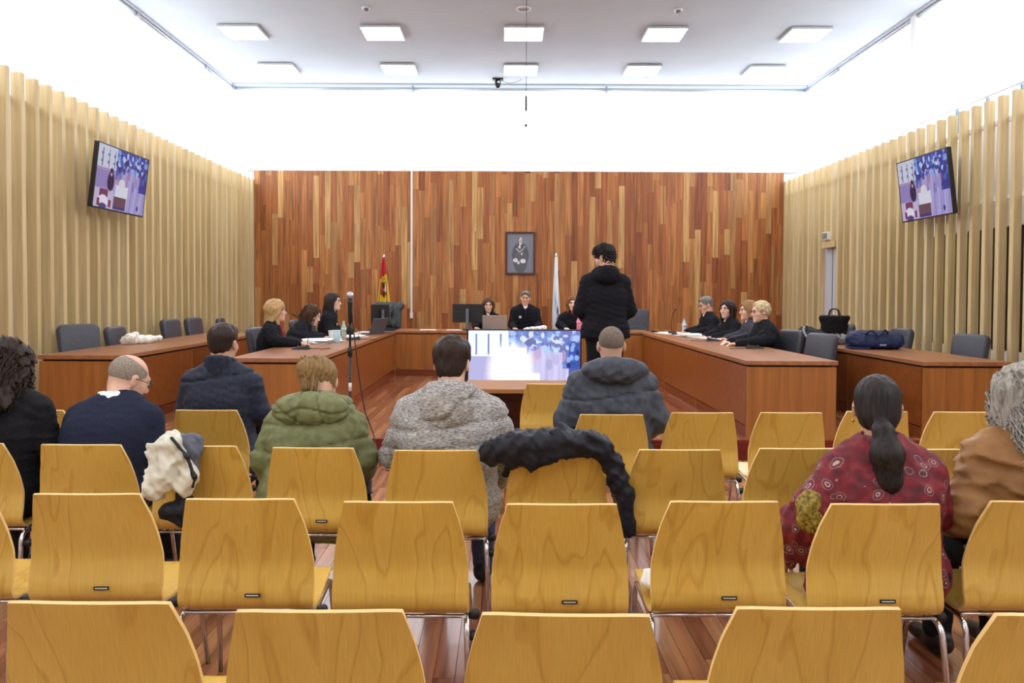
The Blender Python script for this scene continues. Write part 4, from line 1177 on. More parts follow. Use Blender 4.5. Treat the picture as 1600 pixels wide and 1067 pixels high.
    jt.append(cap(p3 - up * .02, nk + np.array((0, 0, .03)), .062 if not fem else .056, k=.01, sub=True))
    if vneck:
        jt.append(cap(p3 + np.array((0, .135, .02)), p3 + np.array((0, .175, -vneck)), .052, .004, k=.008, sub=True))
        jt.append(cap(p3 + np.array((0, .08, .05)), p3 + np.array((0, .12, .0)), .05, .05, k=.008, sub=True))
        so = torso(top_t - .009) ; so.append(cap(p3 - up * .02, nk, .058, k=.01, sub=True))
        np_mesh('shirt', *blob(so, .012), shirt or cloth('white_shirt', (226, 226, 228)), e)
    if hemcut is not None: jt.append(cut((0, 0, -1), -hemcut, .012))
    v, f = blob(jt, res, fn)
    jk = np_mesh('jacket', v, f, top, e)
    if hood:
        np_mesh('hood', *hood(p3, up, nk), hood_m or top, e)
    lm = legs[0] if isinstance(legs, tuple) else (legs or cloth('black_trousers', (26, 26, 30)))
    v, f = blob([cap(p0 - X_ * .085, p0 + X_ * .085, .12 * bk + .006, k=.05)] + legops(legs_t), .016, folds(seed + 9, .006, (30, 30, 40)))
    np_mesh('trousers', v, f, lm, e)
    for hp, k_, an in kn:
        v, f = blob([cap(an + np.array((0, -.04, -.045)), an + np.array((0, .14, -.06)), .042, .034, .03), cap(an, an + np.array((0, 0, -.05)), .045, .045, .03), cut((0, 0, -1), -an[2] + .10, .004)], .012)
        np_mesh('shoe', v, f, shoes or mat('black_shoe', (24, 22, 22), .4), e)
    info = dict(e=e, p=p, hc=hc, R=R, Mh=Mh, shl=shl, shr=shr, body=body, up=up)
    if extra: extra(info)
    return info
# ------------------------------------------------------------------ the public, seen from behind
H_dark = hairmat('dark_brown', (30, 21, 17), (58, 42, 34)); H_black = hairmat('black', (16, 14, 14), (38, 34, 34)); H_brown = hairmat('brown', (56, 36, 24), (96, 66, 42))
H_grey = hairmat('grey', (112, 106, 100), (186, 180, 168)); H_blond = hairmat('blond', (150, 116, 70), (206, 172, 120)); H_paleblond = hairmat('pale_blond', (180, 158, 118), (226, 210, 172)); H_mouse = hairmat('mouse', (104, 78, 44), (158, 124, 76))
H_stub = noise_mat('stubble_dark', (96, 84, 74), (128, 112, 98), 120, rough=.8); H_stubgrey = noise_mat('stubble_grey', (128, 116, 104), (160, 146, 130), 120, rough=.8)
H_steel = hairmat('steel', (86, 84, 82), (140, 138, 134))
C_black = cloth('black_wool', (20, 20, 24), (30, 30, 35)); C_robe = cloth('black_robe', (17, 18, 24), (27, 28, 36), 40, .1)
C_navy = cloth('navy_knit', (26, 30, 48), (36, 41, 62), 160, .2); C_trench = cloth('navy_trench', (34, 38, 52), (46, 51, 68), 50, .06, .6)
C_green = cloth('olive_nylon', (108, 112, 76), (126, 130, 90), 30, .05, .6); C_puff = cloth('charcoal_nylon', (62, 66, 76), (80, 84, 94), 30, .05, .55)
C_heather = cloth('grey_heather', (118, 114, 110), (192, 188, 184), 60, .25, .95, (1.0, 1.0, 5.0), lo=.38, hi=.62)
C_leather = cloth('tan_leather', (126, 88, 52), (160, 116, 72), 9, .12, .42); C_jeans = cloth('blue_jeans', (60, 70, 96), (84, 96, 124), 120, .2)
C_hoodblack = cloth('black_fleece', (16, 16, 22), (25, 25, 32)); C_white = cloth('white_shirt', (226, 226, 228))
G_dark = mat('glasses_dark', (22, 20, 22), .3); G_thin = mat('glasses_thin', (96, 74, 60), .3, .4)

def at_chair(key, dx=0.0, bulk=1.0, t=.02, more=0.0):
    """seat position that rests the back of a body of that bulk against the chair shell"""
    c = CPOS[key]; return (c.x + dx, c.y + .005 + .112 * bulk + t + more, 0)

def hood_soft(w, d, hh, drop, back, grooves=(), seed=3, amp=.010, k=(40, 40, 40), opening=True, ridges=()):
    def f(p3, up, nk):
        c = p3 + np.array((0, -back, -drop))
        ops = [ell(c, (w, d, hh), .04)]
        ring = [p3 + np.array((w * .72 * math.sin(a), -(.10 + back * .18) * math.cos(a) - .005, .03 - .05 * (1 - math.cos(a)) / 2)) for a in np.linspace(-2.2, 2.2, 11)]
        for q, q2 in zip(ring[:-1], ring[1:]): ops.append(cap(q, q2, .034, k=.045))
        for (a_, b_, r_) in ridges: ops.append(cap(p3 + np.array(a_), p3 + np.array(b_), r_, r_ * .8, k=.006))
        if opening: ops.append(ell(p3 + np.array((0, -.055, .055)), (w * .50, .062, .05), .025, sub=True))
        ops.append(cap(p3 - up * .03, nk + np.array((0, 0, .04)), .066, k=.012, sub=True))
        fo = folds(seed, amp, k, 2.2, 3)
        def fn(X, Y, Z):
            dd = fo(X, Y, Z)
            for (n, off, wd) in grooves: dd = dd + .014 * np.exp(-(((X - c[0]) * n[0] + (Z - c[2]) * n[2] - off + .015 * np.sin((X + Z) * 25)) / wd) ** 2)
            return dd
        return blob(ops, .0085, fn)
    return f

# 1 woman in black at the left edge
person('woman in black with dark curly hair, cut off at the left edge', at_chair((-59, 693), -.0, 1.05, .022), 4, lean=(4, 8, 12), fem=True, sx=.165, bulk=1.05, head=(8, 8, 0), hair='long_curly', hair_m=H_dark, top=C_black, top_t=.022, seed=11, hup=.135, seg=(.165, .16, .155))
# 2 balding man in a navy sweater
def knit_band(i):
    pts = [i['p'][3] + np.array((.106 * math.sin(a), -.106 * math.cos(a), -.002 - .03 * (1 - math.cos(a)) / 2)) for a in np.linspace(-2.6, 2.6, 15)]
    np_mesh('knit_neckband', *blob([cap(a, b, .02, k=.02) for a, b in zip(pts[:-1], pts[1:])], .008), C_navy, i['e'])
person('balding man in a navy sweater with white collar, head bowed over', at_chair((126, 695), -.03, 1.12, .018), -4, lean=(10, 24, 36), sx=.165, bulk=1.12, head=(-36, 26, 4), hair='bald_fringe', hair_m=H_stubgrey, skin_rgb=(216, 172, 148), top=C_navy, top_t=.016, seed=12, collar=(.089, .062, .010), collar_m=C_white, glasses=G_dark, hfwd=.075, hup=.108, fold=.003, seg=(.155, .15, .155), extra=knit_band, drop=.10)
# 3 man in the dark trench coat
def trench(i):
    for s, q in ((-1, i['shl']), (1, i['shr'])):
        m = lerp(i['p'][3], q, .80) + np.array((0, -.015, .078))
        o = MB().box(-.055, .055, -.022, .022, -.005, .005, bev=.004).build('epaulette', C_trench, i['e']); o.location = m; o.rotation_euler = (0, s * .38, 0)
        MB().lathe([(.009, 0), (.009, .004), (.004, .006)], (-s * .04, 0, .005), 10).build('epaulette_button', M_dark, o)
person('man in a dark navy trench coat with turned up collar, seen from behind', at_chair((322, 641), -.0, 1.06, .022), -3, lean=(2, 4, 6), sx=.172, bulk=1.06, head=(-6, 6, 2), hair='short', hair_m=H_dark, skin_rgb=(206, 158, 132), top=C_trench, top_t=.022, seed=13, collar=(.082, .075, .011), collar_m=C_trench, hup=.148, hfwd=.02, seams=(.985,), fold=.005, extra=trench, hem=(.46, -.02, .13), seg=(.17, .17, .165))
# 4 person in the green padded coat
person('person in an olive green padded coat with a big hood, bent forward', at_chair((489, 700), -.07, 1.1, .036), 2, lean=(10, 22, 32), sx=.155, bulk=1.05, fem=True, head=(4, 32, -4), hair='clip_bob', hair_m=H_mouse, top=C_green, top_t=.034, seams=(.775, .90), seed=14, fold=.009, foldk=(20, 20, 45), hup=.100, hfwd=.085, seg=(.15, .15, .145), drop=.11,
       hood=hood_soft(.185, .075, .085, -.005, .165, grooves=[((1, 0, 0), -.05, .006), ((1, 0, 0), .055, .006), ((0, 0, 1), .0, .006), ((.6, 0, .8), -.06, .005)], amp=.006), hem=(.48, -.02, .12),
       arms=[dict(e=(-.225, .08, .70), h=(-.22, .24, .50)), dict(e=(.225, .10, .70), h=(.20, .33, .58))])
# 5 man in the grey hoodie
person('broad man in a heathered grey hoodie with dark hair and beard', at_chair((680, 704), .04, 1.24, .016), -4, lean=(6, 12, 18), sx=.19, bulk=1.24, head=(-12, 14, -2), hair='short_thick', hair_m=H_dark, skin_rgb=(220, 178, 156), beard=H_dark, top=C_heather, top_t=.016, fold=.008, foldk=(14, 14, 70), seams=(.79, .89), seed=15, hup=.136, hfwd=.045, legs=C_jeans, seg=(.165, .17, .165), drop=.105,
       hood=hood_soft(.128, .055, .105, .05, .158, grooves=[((.55, 0, -.83), .02, .006)], amp=.007, k=(30, 30, 30), seed=5, ridges=[((-.095, -.10, .015), (-.03, -.20, -.075), .02), ((-.03, -.20, -.075), (.02, -.21, -.06), .018), ((.02, -.21, -.05), (.095, -.11, .02), .02)]),
       arms=[dict(e=(-.285, .12, .72), h=(-.18, .33, .60)), dict(e=(.29, .08, .74), h=(.22, .28, .56))])
# 6 man in the charcoal padded jacket
person('man with a buzz cut in a charcoal padded jacket', at_chair((956, 648), .04, 1.12, .036), 0, lean=(3, 7, 12), sx=.18, bulk=1.12, head=(0, 6, 0), hair='buzz', hair_m=H_stub, skin_rgb=(206, 162, 138), top=C_puff, top_t=.036, seams=(.90,), fold=.010, foldk=(20, 20, 40), seed=16, hup=.145, hfwd=.03, seg=(.17, .17, .17), drop=.10,
       hood=hood_soft(.20, .075, .08, -.015, .160, amp=.009, k=(28, 28, 28), seed=8), arms=[dict(e=(-.27, .04, .74), h=(-.16, .30, .58)), dict(e=(.27, .04, .74), h=(.16, .30, .58))])
# 7 woman in the paisley blouse
M_pais = mat('cloth_paisley', (120, 20, 34), .7); nt = NT(M_pais)
tc = nt.add('ShaderNodeTexCoord')
wn = nt.add('ShaderNodeTexNoise'); wn.inputs['Scale'].default_value = 9; nt.link(tc.outputs['Object'], wn.inputs['Vector'])
wm = nt.add('ShaderNodeMix', data_type='RGBA'); wm.inputs[0].default_value = .06; nt.link(tc.outputs['Object'], wm.inputs[6]); nt.link(wn.outputs['Color'], wm.inputs[7])
vo = nt.add('ShaderNodeTexVoronoi'); vo.inputs['Scale'].default_value = 20.0; vo.inputs['Randomness'].default_value = .75; nt.link(wm.outputs[2], vo.inputs['Vector'])
rings = ramp(nt, vo.outputs['Distance'], [(0.0, (150, 40, 50)), (.14, (206, 190, 176)), (.19, (96, 40, 50)), (.27, (74, 60, 74)), (.33, (190, 150, 140)), (.37, (132, 24, 42))])
rings.color_ramp.interpolation = 'CONSTANT'
bn = nt.add('ShaderNodeTexNoise'); bn.inputs['Scale'].default_value = 22; bn.inputs['Detail'].default_value = 4; nt.link(tc.outputs['Object'], bn.inputs['Vector'])
bg = ramp(nt, bn.outputs['Fac'], [(.3, (78, 12, 24)), (.52, (112, 18, 32)), (.62, (132, 34, 38)), (.72, (92, 26, 52))])
vc = nt.add('ShaderNodeTexVoronoi'); vc.inputs['Scale'].default_value = 20.0; vc.inputs['Randomness'].default_value = .75; nt.link(wm.outputs[2], vc.inputs['Vector'])
sp = nt.add('ShaderNodeSeparateColor'); nt.link(vc.outputs['Color'], sp.inputs[0])
cmp_ = nt.add('ShaderNodeMath', operation='GREATER_THAN'); cmp_.inputs[1].default_value = .03; nt.link(sp.outputs[0], cmp_.inputs[0])
lt = nt.add('ShaderNodeMath', operation='LESS_THAN'); lt.inputs[1].default_value = .36; nt.link(vo.outputs['Distance'], lt.inputs[0])
mu = nt.add('ShaderNodeMath', operation='MULTIPLY'); nt.link(cmp_.outputs[0], mu.inputs[0]); nt.link(lt.outputs[0], mu.inputs[1])
mu2 = nt.add('ShaderNodeMath', operation='MULTIPLY'); mu2.inputs[1].default_value = .62; nt.link(mu.outputs[0], mu2.inputs[0])
fm = nt.add('ShaderNodeMix', data_type='RGBA'); nt.link(mu2.outputs[0], fm.inputs[0]); nt.link(bg.outputs[0], fm.inputs[6]); nt.link(rings.outputs[0], fm.inputs[7])
nt.link(fm.outputs[2], nt.n['Principled BSDF'].inputs['Base Color'])
M_gold = noise_mat('gold_print', (84, 68, 20), (176, 152, 62), 90, rough=.6, detail=6)
def paisley(i):
    # bell sleeve hanging on the left with a gold printed patch, hair tie and earring
    a = i['shl']; el = np.array((-.27, -.01, .74))
    v, f = blob([cap(el, (-.30, .02, .66), .06, .075, .03), cap((-.30, .02, .66), (-.32, .05, .585), .075, .088, .03), cap((-.33, .07, .57), (-.35, .10, .49), .07, .075, .03, sub=True)], .009, folds(4, .014, (50, 50, 12)))
    np_mesh('bell_sleeve', v, f, M_pais, i['e'])
    v, f = blob([ell((-.284, -.052, .735), (.05, .032, .08), .02)], .008, folds(9, .009, (45, 45, 45)))
    np_mesh('gold_patch', v, f, M_gold, i['e'])
    v, f = blob([cap((-.25, .02, .55), (-.245, -.0, .45), .02, .035, .02), cap((-.245, 0, .45), (-.20, -.02, .42), .035, .01, .02)], .008, folds(3, .01, (40, 40, 40)))
    np_mesh('sash_end', v, f, M_pais, i['e'])
    t = MB().tube([(.004 + .030 * math.cos(q), -.126, -.080 + .030 * math.sin(q)) for q in np.linspace(0, 6.28, 14, endpoint=False)], .008, 6, closed=True).build('hair_tie', M_dark, i['e']); t.matrix_local = i['Mh']
    t = MB().ball((-.082, -.006, -.05), .006, 8).build('earring', mat('gold', (200, 150, 70), .3, 1.0), i['e']); t.matrix_local = i['Mh']
person('woman with a low ponytail in a red paisley blouse', at_chair((1384, 788), .115, 1.0, .02), -6, lean=(6, 12, 16), fem=True, sx=.145, bulk=1.0, head=(-14, 10, 0), hair='ponytail', hair_m=hairmat('sleek', (22, 18, 18), (50, 42, 40)), skin_rgb=(204, 156, 130), top=M_pais, top_t=.02, fold=.008, foldk=(40, 40, 30), seed=17, hup=.138, hfwd=.03, sh=.42, seg=(.145, .145, .14), extra=paisley, glasses=G_thin,
       arms=[dict(e=(-.27, -.01, .74), h=(-.30, .12, .56)), dict(e=(.205, .10, .70), h=(.12, .30, .60))])
# 8 grey haired woman at the right edge
def clip(i):
    o = MB().tube(crv([(-.045, -.088, .075), (0, -.1, .09), (.045, -.088, .098)]), .012, 6).build('hair_clip', mat('steel_clip', (96, 104, 116), .3, .7), i['e']); o.matrix_local = i['Mh']
person('woman with long frizzy grey hair in a tan leather jacket, right edge', at_chair((1634, 784), .17, 1.12, .03), 4, lean=(6, 12, 16), fem=True, sx=.18, bulk=1.12, head=(6, 8, 4), hair='grey_long', hair_m=H_grey, top=C_leather, top_t=.026, fold=.02, foldk=(22, 22, 45), seed=18, hup=.132, hfwd=.03, seg=(.155, .15, .155), extra=clip,
       arms=[dict(e=(-.30, .02, .70), h=(-.16, .28, .60)), dict(e=(.30, .04, .70), h=(.16, .30, .60))], hem=(.44, -.02, .12))

# 9 the man standing at the witness place
def stand_hood(p3, up, nk):
    return hood_soft(.13, .055, .08, .03, .13, amp=.006, seed=6)(p3, up, nk)
sp_ = P(946, 460, 7.55)
person('young man in a black hooded jacket standing with his back turned', (sp_.x, 7.55, DAIS_Z), 2, standing=True, hs=1.04, lean=(0, 2, 6), seg=(.185, .19, .19), sx=.165, bulk=1.04, head=(48, 18, 0), hair='curly_top', hair_m=H_black, skin_rgb=(214, 164, 140), top=C_hoodblack, top_t=.026, fold=.006, seed=19, hood=stand_hood, hup=.150, hfwd=.03, hem=(.88, .0, .11), hemcut=.895, legs=cloth('black_jeans', (16, 16, 20), (26, 26, 32)),
       arms=[dict(e=(-.245, .03, 1.17), h=(-.10, .20, 1.02)), dict(e=(.245, .03, 1.17), h=(.10, .20, 1.02))], glasses=None)

# ------------------------------------------------------------------ the court, at the desks and the bench
def seat_arms(sh, reach, z, sp=.16, sx=.165): return [dict(e=(-sx - .06, .10, z + .08), h=(-sp, reach, z + .03), fd=(.3, 1, -.05)), dict(e=(sx + .06, .10, z + .08), h=(sp, reach, z + .03), fd=(-.3, 1, -.05))]
DZ = DT - DAIS_Z
def badge(i):
    q = i['p'][2] + np.array((.09, .135, -.02))
    MB().lathe([(.0, .0), (.024, .0), (.022, .006)], tuple(q), 14, axis='Y').build('robe_badge', mat('badge_white', (216, 210, 190), .5), i['e'])
def scarf(rgb, nm):
    def f(i):
        q = i['p'][3]
        v, f_ = blob([cap(q + np.array((-.05, .06, .01)), q + np.array((-.03, .13, -.22)), .024, .03, .02), cap(q + np.array((.05, .06, .01)), q + np.array((.03, .13, -.22)), .024, .03, .02)], .01, folds(5, .008, (60, 60, 20)))
        np_mesh('scarf', v, f_, cloth(nm, rgb, tuple(min(255, int(c * 1.5 + 20)) for c in rgb), 60), i['e'])
    return f
def desk_person(label, px_, ytop, D, yaw, base_top, **kw):
    """seated at a desk; px_, ytop give the top of the head in the photograph"""
    p = P(px_, ytop, D); k = dict(sh=.44, fem=True, top=C_robe, top_t=.024, res=.013, hair_m=H_dark)
    k.update(kw)
    # scale torso so that the head top lands on the measured height
    want = p.z - DAIS_Z; have = k['sh'] + .105 + sum(l * math.cos(math.radians(a)) for l, a in zip(k.get('seg', (.17, .17, .16)), k.get('lean', (6, 10, 14)))) + k.get('hup', .15) + .13
    k['sh'] = k['sh'] + max(-.06, min(.14, want - have))
    ln = k.get('lean', (6, 10, 14)); fw = sum(l * math.sin(math.radians(a)) for l, a in zip(k.get('seg', (.17, .17, .16)), ln)) + k.get('hfwd', .035)
    a = math.radians(yaw)
    x, y = p.x + math.sin(a) * fw, D - math.cos(a) * fw
    return person(label, (x, y, DAIS_Z), yaw, **k)
dk = lambda reach, sp=.13: dict(arms=seat_arms(.44, reach, DZ, sp))
desk_person('blonde woman with glasses in a black robe at the left desk', 432, 473, 8.75, -78, 0, hair='long_wavy', hair_m=H_blond, glasses=G_dark, vneck=.16, head=(14, 4, 0), seed=21, skin_rgb=(222, 178, 156), extra=scarf((92, 34, 34), 'dark_red_scarf'), **dk(.36))
desk_person('curly brown haired woman in a robe bending over papers, left desk', 488, 476, 9.9, -84, 0, hair='curly_bob', hair_m=H_brown, lean=(16, 26, 34), hup=.11, hfwd=.08, head=(-8, 26, 0), seed=22, vneck=.1, skin_rgb=(224, 180, 160), **dk(.42))
desk_person('woman with long dark hair and glasses in a robe, left desk', 521, 457, 11.0, -86, 0, hair='long', hair_m=H_dark, glasses=G_dark, head=(-12, 2, 0), seed=23, vneck=.2, extra=badge, skin_rgb=(226, 184, 166), **dk(.38))
desk_person('woman behind the silver laptop on the bench', 763, 467, 13.3, 178, 0, hair='bob', hair_m=H_brown, head=(6, 4, 0), seed=24, vneck=.12, skin_rgb=(218, 172, 150), **dk(.36, .2))
desk_person('judge with dark hair and robe badge in the middle of the bench', 821, 454, 13.2, 180, 0, fem=False, hair='short', hair_m=H_steel, head=(-6, 8, -4), sx=.175, bulk=1.1, seed=25, vneck=.15, extra=lambda i: (badge(i), MB().tube([tuple(i['p'][3] + np.array((0, .125, -.03))), tuple(i['p'][3] + np.array((0, .15, -.16)))], [.012, .02], 6).build('necktie', cloth('navy_tie', (24, 30, 56)), i['e'])), skin_rgb=(214, 160, 136), **dk(.38, .2))
desk_person('woman with long light brown hair and red blouse on the bench', 895, 463, 13.25, 176, 0, hair='long_wavy', hair_m=hairmat('auburn', (92, 54, 32), (150, 98, 58)), head=(0, 2, 0), seed=26, vneck=.2, shirt=cloth('red_blouse', (176, 30, 52), (220, 80, 96), 50), skin_rgb=(224, 180, 156), **dk(.36))
desk_person('grey haired man with glasses in a dark suit reading, right desk', 1103, 463, 11.7, 96, 0, fem=False, hair='short', hair_m=H_steel, head=(4, 20, 0), glasses=G_dark, seed=27, vneck=.16, sx=.165, bulk=1.05, skin_rgb=(214, 164, 142), **dk(.38))
desk_person('dark haired woman in a black jacket at the right desk, looking across', 1136, 477, 10.6, 100, 0, hair='long_wavy', hair_m=H_dark, head=(30, 2, 0), seed=28, vneck=.18, skin_rgb=(222, 178, 158), **dk(.38))
desk_person('fair woman half hidden behind the older blonde woman', 1169, 470, 10.0, 92, 0, hair='bob', hair_m=hairmat('sandy', (120, 84, 52), (176, 134, 90)), head=(0, 6, 0), seed=29, vneck=.1, top=cloth('grey_suit', (62, 62, 70)), skin_rgb=(222, 176, 152), **dk(.36))
desk_person('older blonde woman with short hair and glasses in a black robe', 1188, 473, 9.2, 94, 0, hair='updo', hair_m=H_paleblond, head=(6, 8, 0), glasses=G_thin, seed=30, bulk=1.1, skin_rgb=(226, 182, 158), vneck=.06, shirt=C_robe, **dk(.44))
# ------------------------------------------------------------------ coats hung on the public chairs
def world_blob(name, ops, res, fn, m, label, cat, base):
    """free form thing given in room coordinates, its origin at base"""
    e = empty(name, base, 0, label, cat)
    b = A(base); ops = xf(ops, np.eye(3, dtype=np.float32), -b)
    for o in ops:
        if o['t'] == 'ell' and np.allclose(o['R'], np.eye(3)): o['R'] = None
    return e, ops
C_pad = cloth('black_nylon', (26, 27, 34), (40, 41, 50), 20, .06, .5)
c = CPOS[(871, 703)]; Yc = c.y - .078
def Q(x, y, d=0.0): return P(x, y, Yc + d)
e = empty('padded_jacket', (c.x, Yc, .8), 0, 'black padded jacket draped over the top of an empty chair', 'jacket')
b = A((c.x, Yc, .8))
seg_ = [(768, 708), (790, 700), (815, 692), (850, 690), (885, 690), (918, 692), (938, 700)]
ops = []
for (x0, y0), (x1, y1) in zip(seg_[:-1], seg_[1:]): ops.append(cap(A(Q(x0, y0, -.01)) - b, A(Q(x1, y1, -.01)) - b, .055, .052, .03))
for (x0, y0, x1, y1, r0, r1, d) in ((785, 702, 800, 722, .055, .03, -.05), (815, 696, 834, 720, .055, .028, -.06), (850, 694, 858, 710, .055, .03, -.06), (880, 692, 888, 704, .05, .028, -.06), (905, 694, 912, 702, .045, .025, -.055), (872, 684, 876, 668, .035, .02, -.02),
                                    (930, 696, 958, 722, .04, .038, .03), (958, 722, 972, 770, .038, .04, .05), (972, 770, 972, 830, .04, .03, .06), (956, 722, 978, 770, .03, .034, .03), (978, 770, 984, 826, .034, .03, .04), (945, 705, 962, 760, .025, .028, .01), (805, 705, 845, 716, .04, .035, -.055), (850, 706, 895, 704, .035, .03, -.055), (822, 716, 832, 733, .03, .014, -.06), (800, 690, 900, 690, .05, .05, .06), (810, 705, 790, 740, .04, .02, .08)):
    ops.append(cap(A(Q(x0, y0, d)) - b, A(Q(x1, y1, d)) - b, r0, r1, .03))
np_mesh('quilted_body', *blob(ops, .0085, crumple(31, .014, .007)), C_pad, e)
np_mesh('collar_fold', *blob([cap(A(Q(868, 676, -.05)) - b, A(Q(878, 690, -.075)) - b, .022, .026, .02)], .008, folds(33, .008, (60, 60, 60), 2)), C_pad, e)
np_mesh('cuff_fold', *blob([cap(A(Q(795, 684, -.04)) - b, A(Q(812, 690, -.065)) - b, .018, .02, .02)], .008, folds(34, .006, (60, 60, 60), 2)), C_pad, e)

c = CPOS[(307, 697)]; Yc = c.y - .078
C_cream = cloth('cream_cotton', (206, 202, 186), (228, 226, 212), 14, .12, .8)
C_slate = cloth('slate_cotton', (86, 90, 104), (104, 108, 122), 30, .08, .7)
e = empty('hung_coat', (c.x, Yc, .8), 0, 'cream and slate grey coat hung over a chair corner', 'coat')
b = A((c.x, Yc, .8))
def CO(name, lst, m, seed, amp, k=(20, 20, 20)):
    np_mesh(name, *blob([cap(A(Q(x0, y0, d)) - b, A(Q(x1, y1, d)) - b, r0, r1, .022) for (x0, y0, x1, y1, r0, r1, d) in lst], .0075, crumple(seed, amp * .7, amp * .55)), m, e)
CO('cream_lining', [(270, 690, 240, 705, .04, .03, -.055), (268, 692, 262, 735, .045, .05, -.075), (240, 700, 246, 745, .025, .045, -.07), (262, 735, 240, 765, .05, .045, -.085), (246, 745, 242, 772, .045, .03, -.085), (275, 700, 298, 745, .035, .035, -.08), (298, 745, 290, 765, .035, .025, -.085), (262, 745, 290, 762, .04, .03, -.085)], C_cream, 41, .020)
CO('slate_shell', [(272, 684, 308, 688, .03, .028, -.03), (290, 690, 305, 705, .03, .03, -.055), (300, 700, 306, 740, .022, .02, -.055), (275, 686, 300, 690, .03, .03, .03), (285, 700, 295, 760, .03, .03, .06)], C_slate, 42, .010)
CO('dark_sleeve', [(285, 772, 290, 785, .03, .035, -.045), (262, 800, 292, 795, .035, .045, -.05), (262, 800, 285, 815, .03, .03, -.05)], C_pad, 43, .012)
CO('dark_piping', [(268, 684, 292, 712, .007, .008, -.115), (292, 712, 304, 745, .008, .008, -.118), (304, 745, 301, 762, .008, .007, -.112)], M_dark, 44, .004)

# ------------------------------------------------------------------ microphone stand with its cable
p = P(547, 460, 6.0)
e = empty('microphone_stand', (p.x, 6.0, 0), 0, 'tall black microphone stand with a silver round microphone head', 'microphone stand')
zt = P(547, 462, 6.0).z
MB().lathe([(.13, 0), (.13, .012), (.03, .03), (.016, .05)], n=24).build('round_base', M_dark, e)
MB().tube([(0, 0, .03), (0, 0, zt - .42)], .011, 10).build('lower_pole', M_dark, e)
MB().tube([(0, 0, zt - .44), (0, 0, zt - .10)], .0085, 10).build('upper_pole', M_dark, e)
MB().lathe([(.012, zt - .48), (.018, zt - .47), (.018, zt - .41), (.012, zt - .40)], n=12).build('clutch', M_dark, e)
MB().lathe([(.010, zt - .22), (.017, zt - .2), (.019, zt - .06), (.024, zt - .03)], n=12).build('microphone_body', M_dark, e)
MB().ball((0, 0, zt), (.029, .029, .033), 14).build('microphone_grille', noise_mat('mic_grille', (150, 150, 154), (205, 205, 210), 300, rough=.35, metal=.8, spec=.5), e)
za, zb_ = P(547, 598, 6.0).z, P(547, 611, 6.0).z
MB().lathe([(.0125, zb_), (.0125, za)], n=12).build('white_tag', mat('tag_white', (228, 224, 216), .5), e)
pts = [P(x, y, d) for x, y, d in ((549, 480, 5.99), (553, 520, 5.98), (560, 580, 5.97), (570, 640, 5.97), (584, 680, 5.97), (590, 715, 5.9))]
g0, g1, g2 = PZ(594, 726, .006), PZ(608, 735, .006), PZ(640, 728, .006)
MB().tube([tuple(q - Vector(e.location)) for q in crv(pts + [g0, g1, g2], 6)], .0045, 6).build('cable', M_dark, e)

# ------------------------------------------------------------------ things on desks
def on_desk(x, y, z=DT): q = PZ(x, y, z); return (q.x, q.y, z)
C_paper = noise_mat('white_paper', (236, 236, 234), (244, 244, 242), 5, rough=.8)
def paper_stack(label, x, y, w, d, n, rz, z=DT, name='paper_stack'):
    q = on_desk(x, y, z); e = empty(name, (q[0], q[1], z + .0005), math.radians(rz), label, 'papers', 'papers on the desks')
    r = random.Random(int(x))
    for i in range(n):
        t = .004 + .008 * r.random()
        zz = sum([.0]) + i * .008
        o = MB().box(-w / 2, w / 2, -d / 2, d / 2, 0, .0065).build('sheet_pile', C_paper, e); o.location = (r.uniform(-.03, .03), r.uniform(-.03, .03), zz); o.rotation_euler = (0, 0, r.uniform(-.25, .25))
    return e
paper_stack('white papers lying before the curly haired woman on the left desk', 492, 535, .62, .42, 5, 75)
paper_stack('white papers near the cups on the left desk', 548, 527, .42, .3, 3, 80)
paper_stack('papers at the far end of the left desk', 572, 520, .3, .22, 2, 85)
paper_stack('white papers at the far end of the right desk', 1048, 521, .5, .3, 2, 98)
paper_stack('pile of files before the grey haired man on the right desk', 1082, 526, .5, .32, 5, 95)
paper_stack('open papers before the older blonde woman on the right desk', 1165, 537, .8, .34, 2, 97)
paper_stack('flat papers at the middle of the right desk', 1118, 530, .62, .34, 3, 97)
for lb, x in (('flat white papers on the bench left of the monitor', 671), ('loose white papers on the bench beside the monitor', 711)):
    q = P(x, 514, 12.6); paper_stack(lb, x, 514, .26, .2, 1, 4, DT + .01).location = (q.x, 12.62, DT + .0105)

def gooseneck(label, x, y, rz, sgn=1, tall=.30):
    q = on_desk(x, y); e = empty('desk_microphone', q, math.radians(rz), label, 'microphone', 'gooseneck desk microphones')
    mb = MB(); mb._add([(-.09, -.055, 0), (.09, -.055, 0), (.09, .055, 0), (-.09, .055, 0), (-.08, -.045, .02), (.08, -.045, .045), (.08, .045, .045), (-.08, .045, .02)], [(3, 2, 1, 0), (4, 5, 6, 7), (0, 1, 5, 4), (1, 2, 6, 5), (2, 3, 7, 6), (3, 0, 4, 7)])
    mb.build('base', M_dark, e)
    pts = crv([(.07, 0, .04), (.075, 0, .16), (.04, 0, tall), (-.05, 0, tall + .06)], 6)
    MB().tube(pts, .0042, 6).build('gooseneck', M_dark, e)
    MB().tube([pts[-1], pts[-1] + (pts[-1] - pts[-2]).normalized() * .05], .009, 8).build('capsule', M_dark, e)
    MB().ball((-.03, -.0, .036), (.012, .012, .006), 8).build('button', mat('mic_red', (150, 40, 36), .4), e)
    MB().tube(crv([(.09, 0, .012), (.17, .06, .006), (.22, .0, .006), (.3, .07, .006)], 5), .004, 5).build('lead', M_dark, e)
    return e
gooseneck('desk microphone at the near end of the left desk', 470, 546, 4)
gooseneck('desk microphone at the near end of the right desk', 1180, 545, 178, tall=.12)
gooseneck('desk microphone in the middle of the right desk', 1115, 533, 172, tall=.14)
gooseneck('desk microphone at the far end of the right desk', 1052, 522, 100)
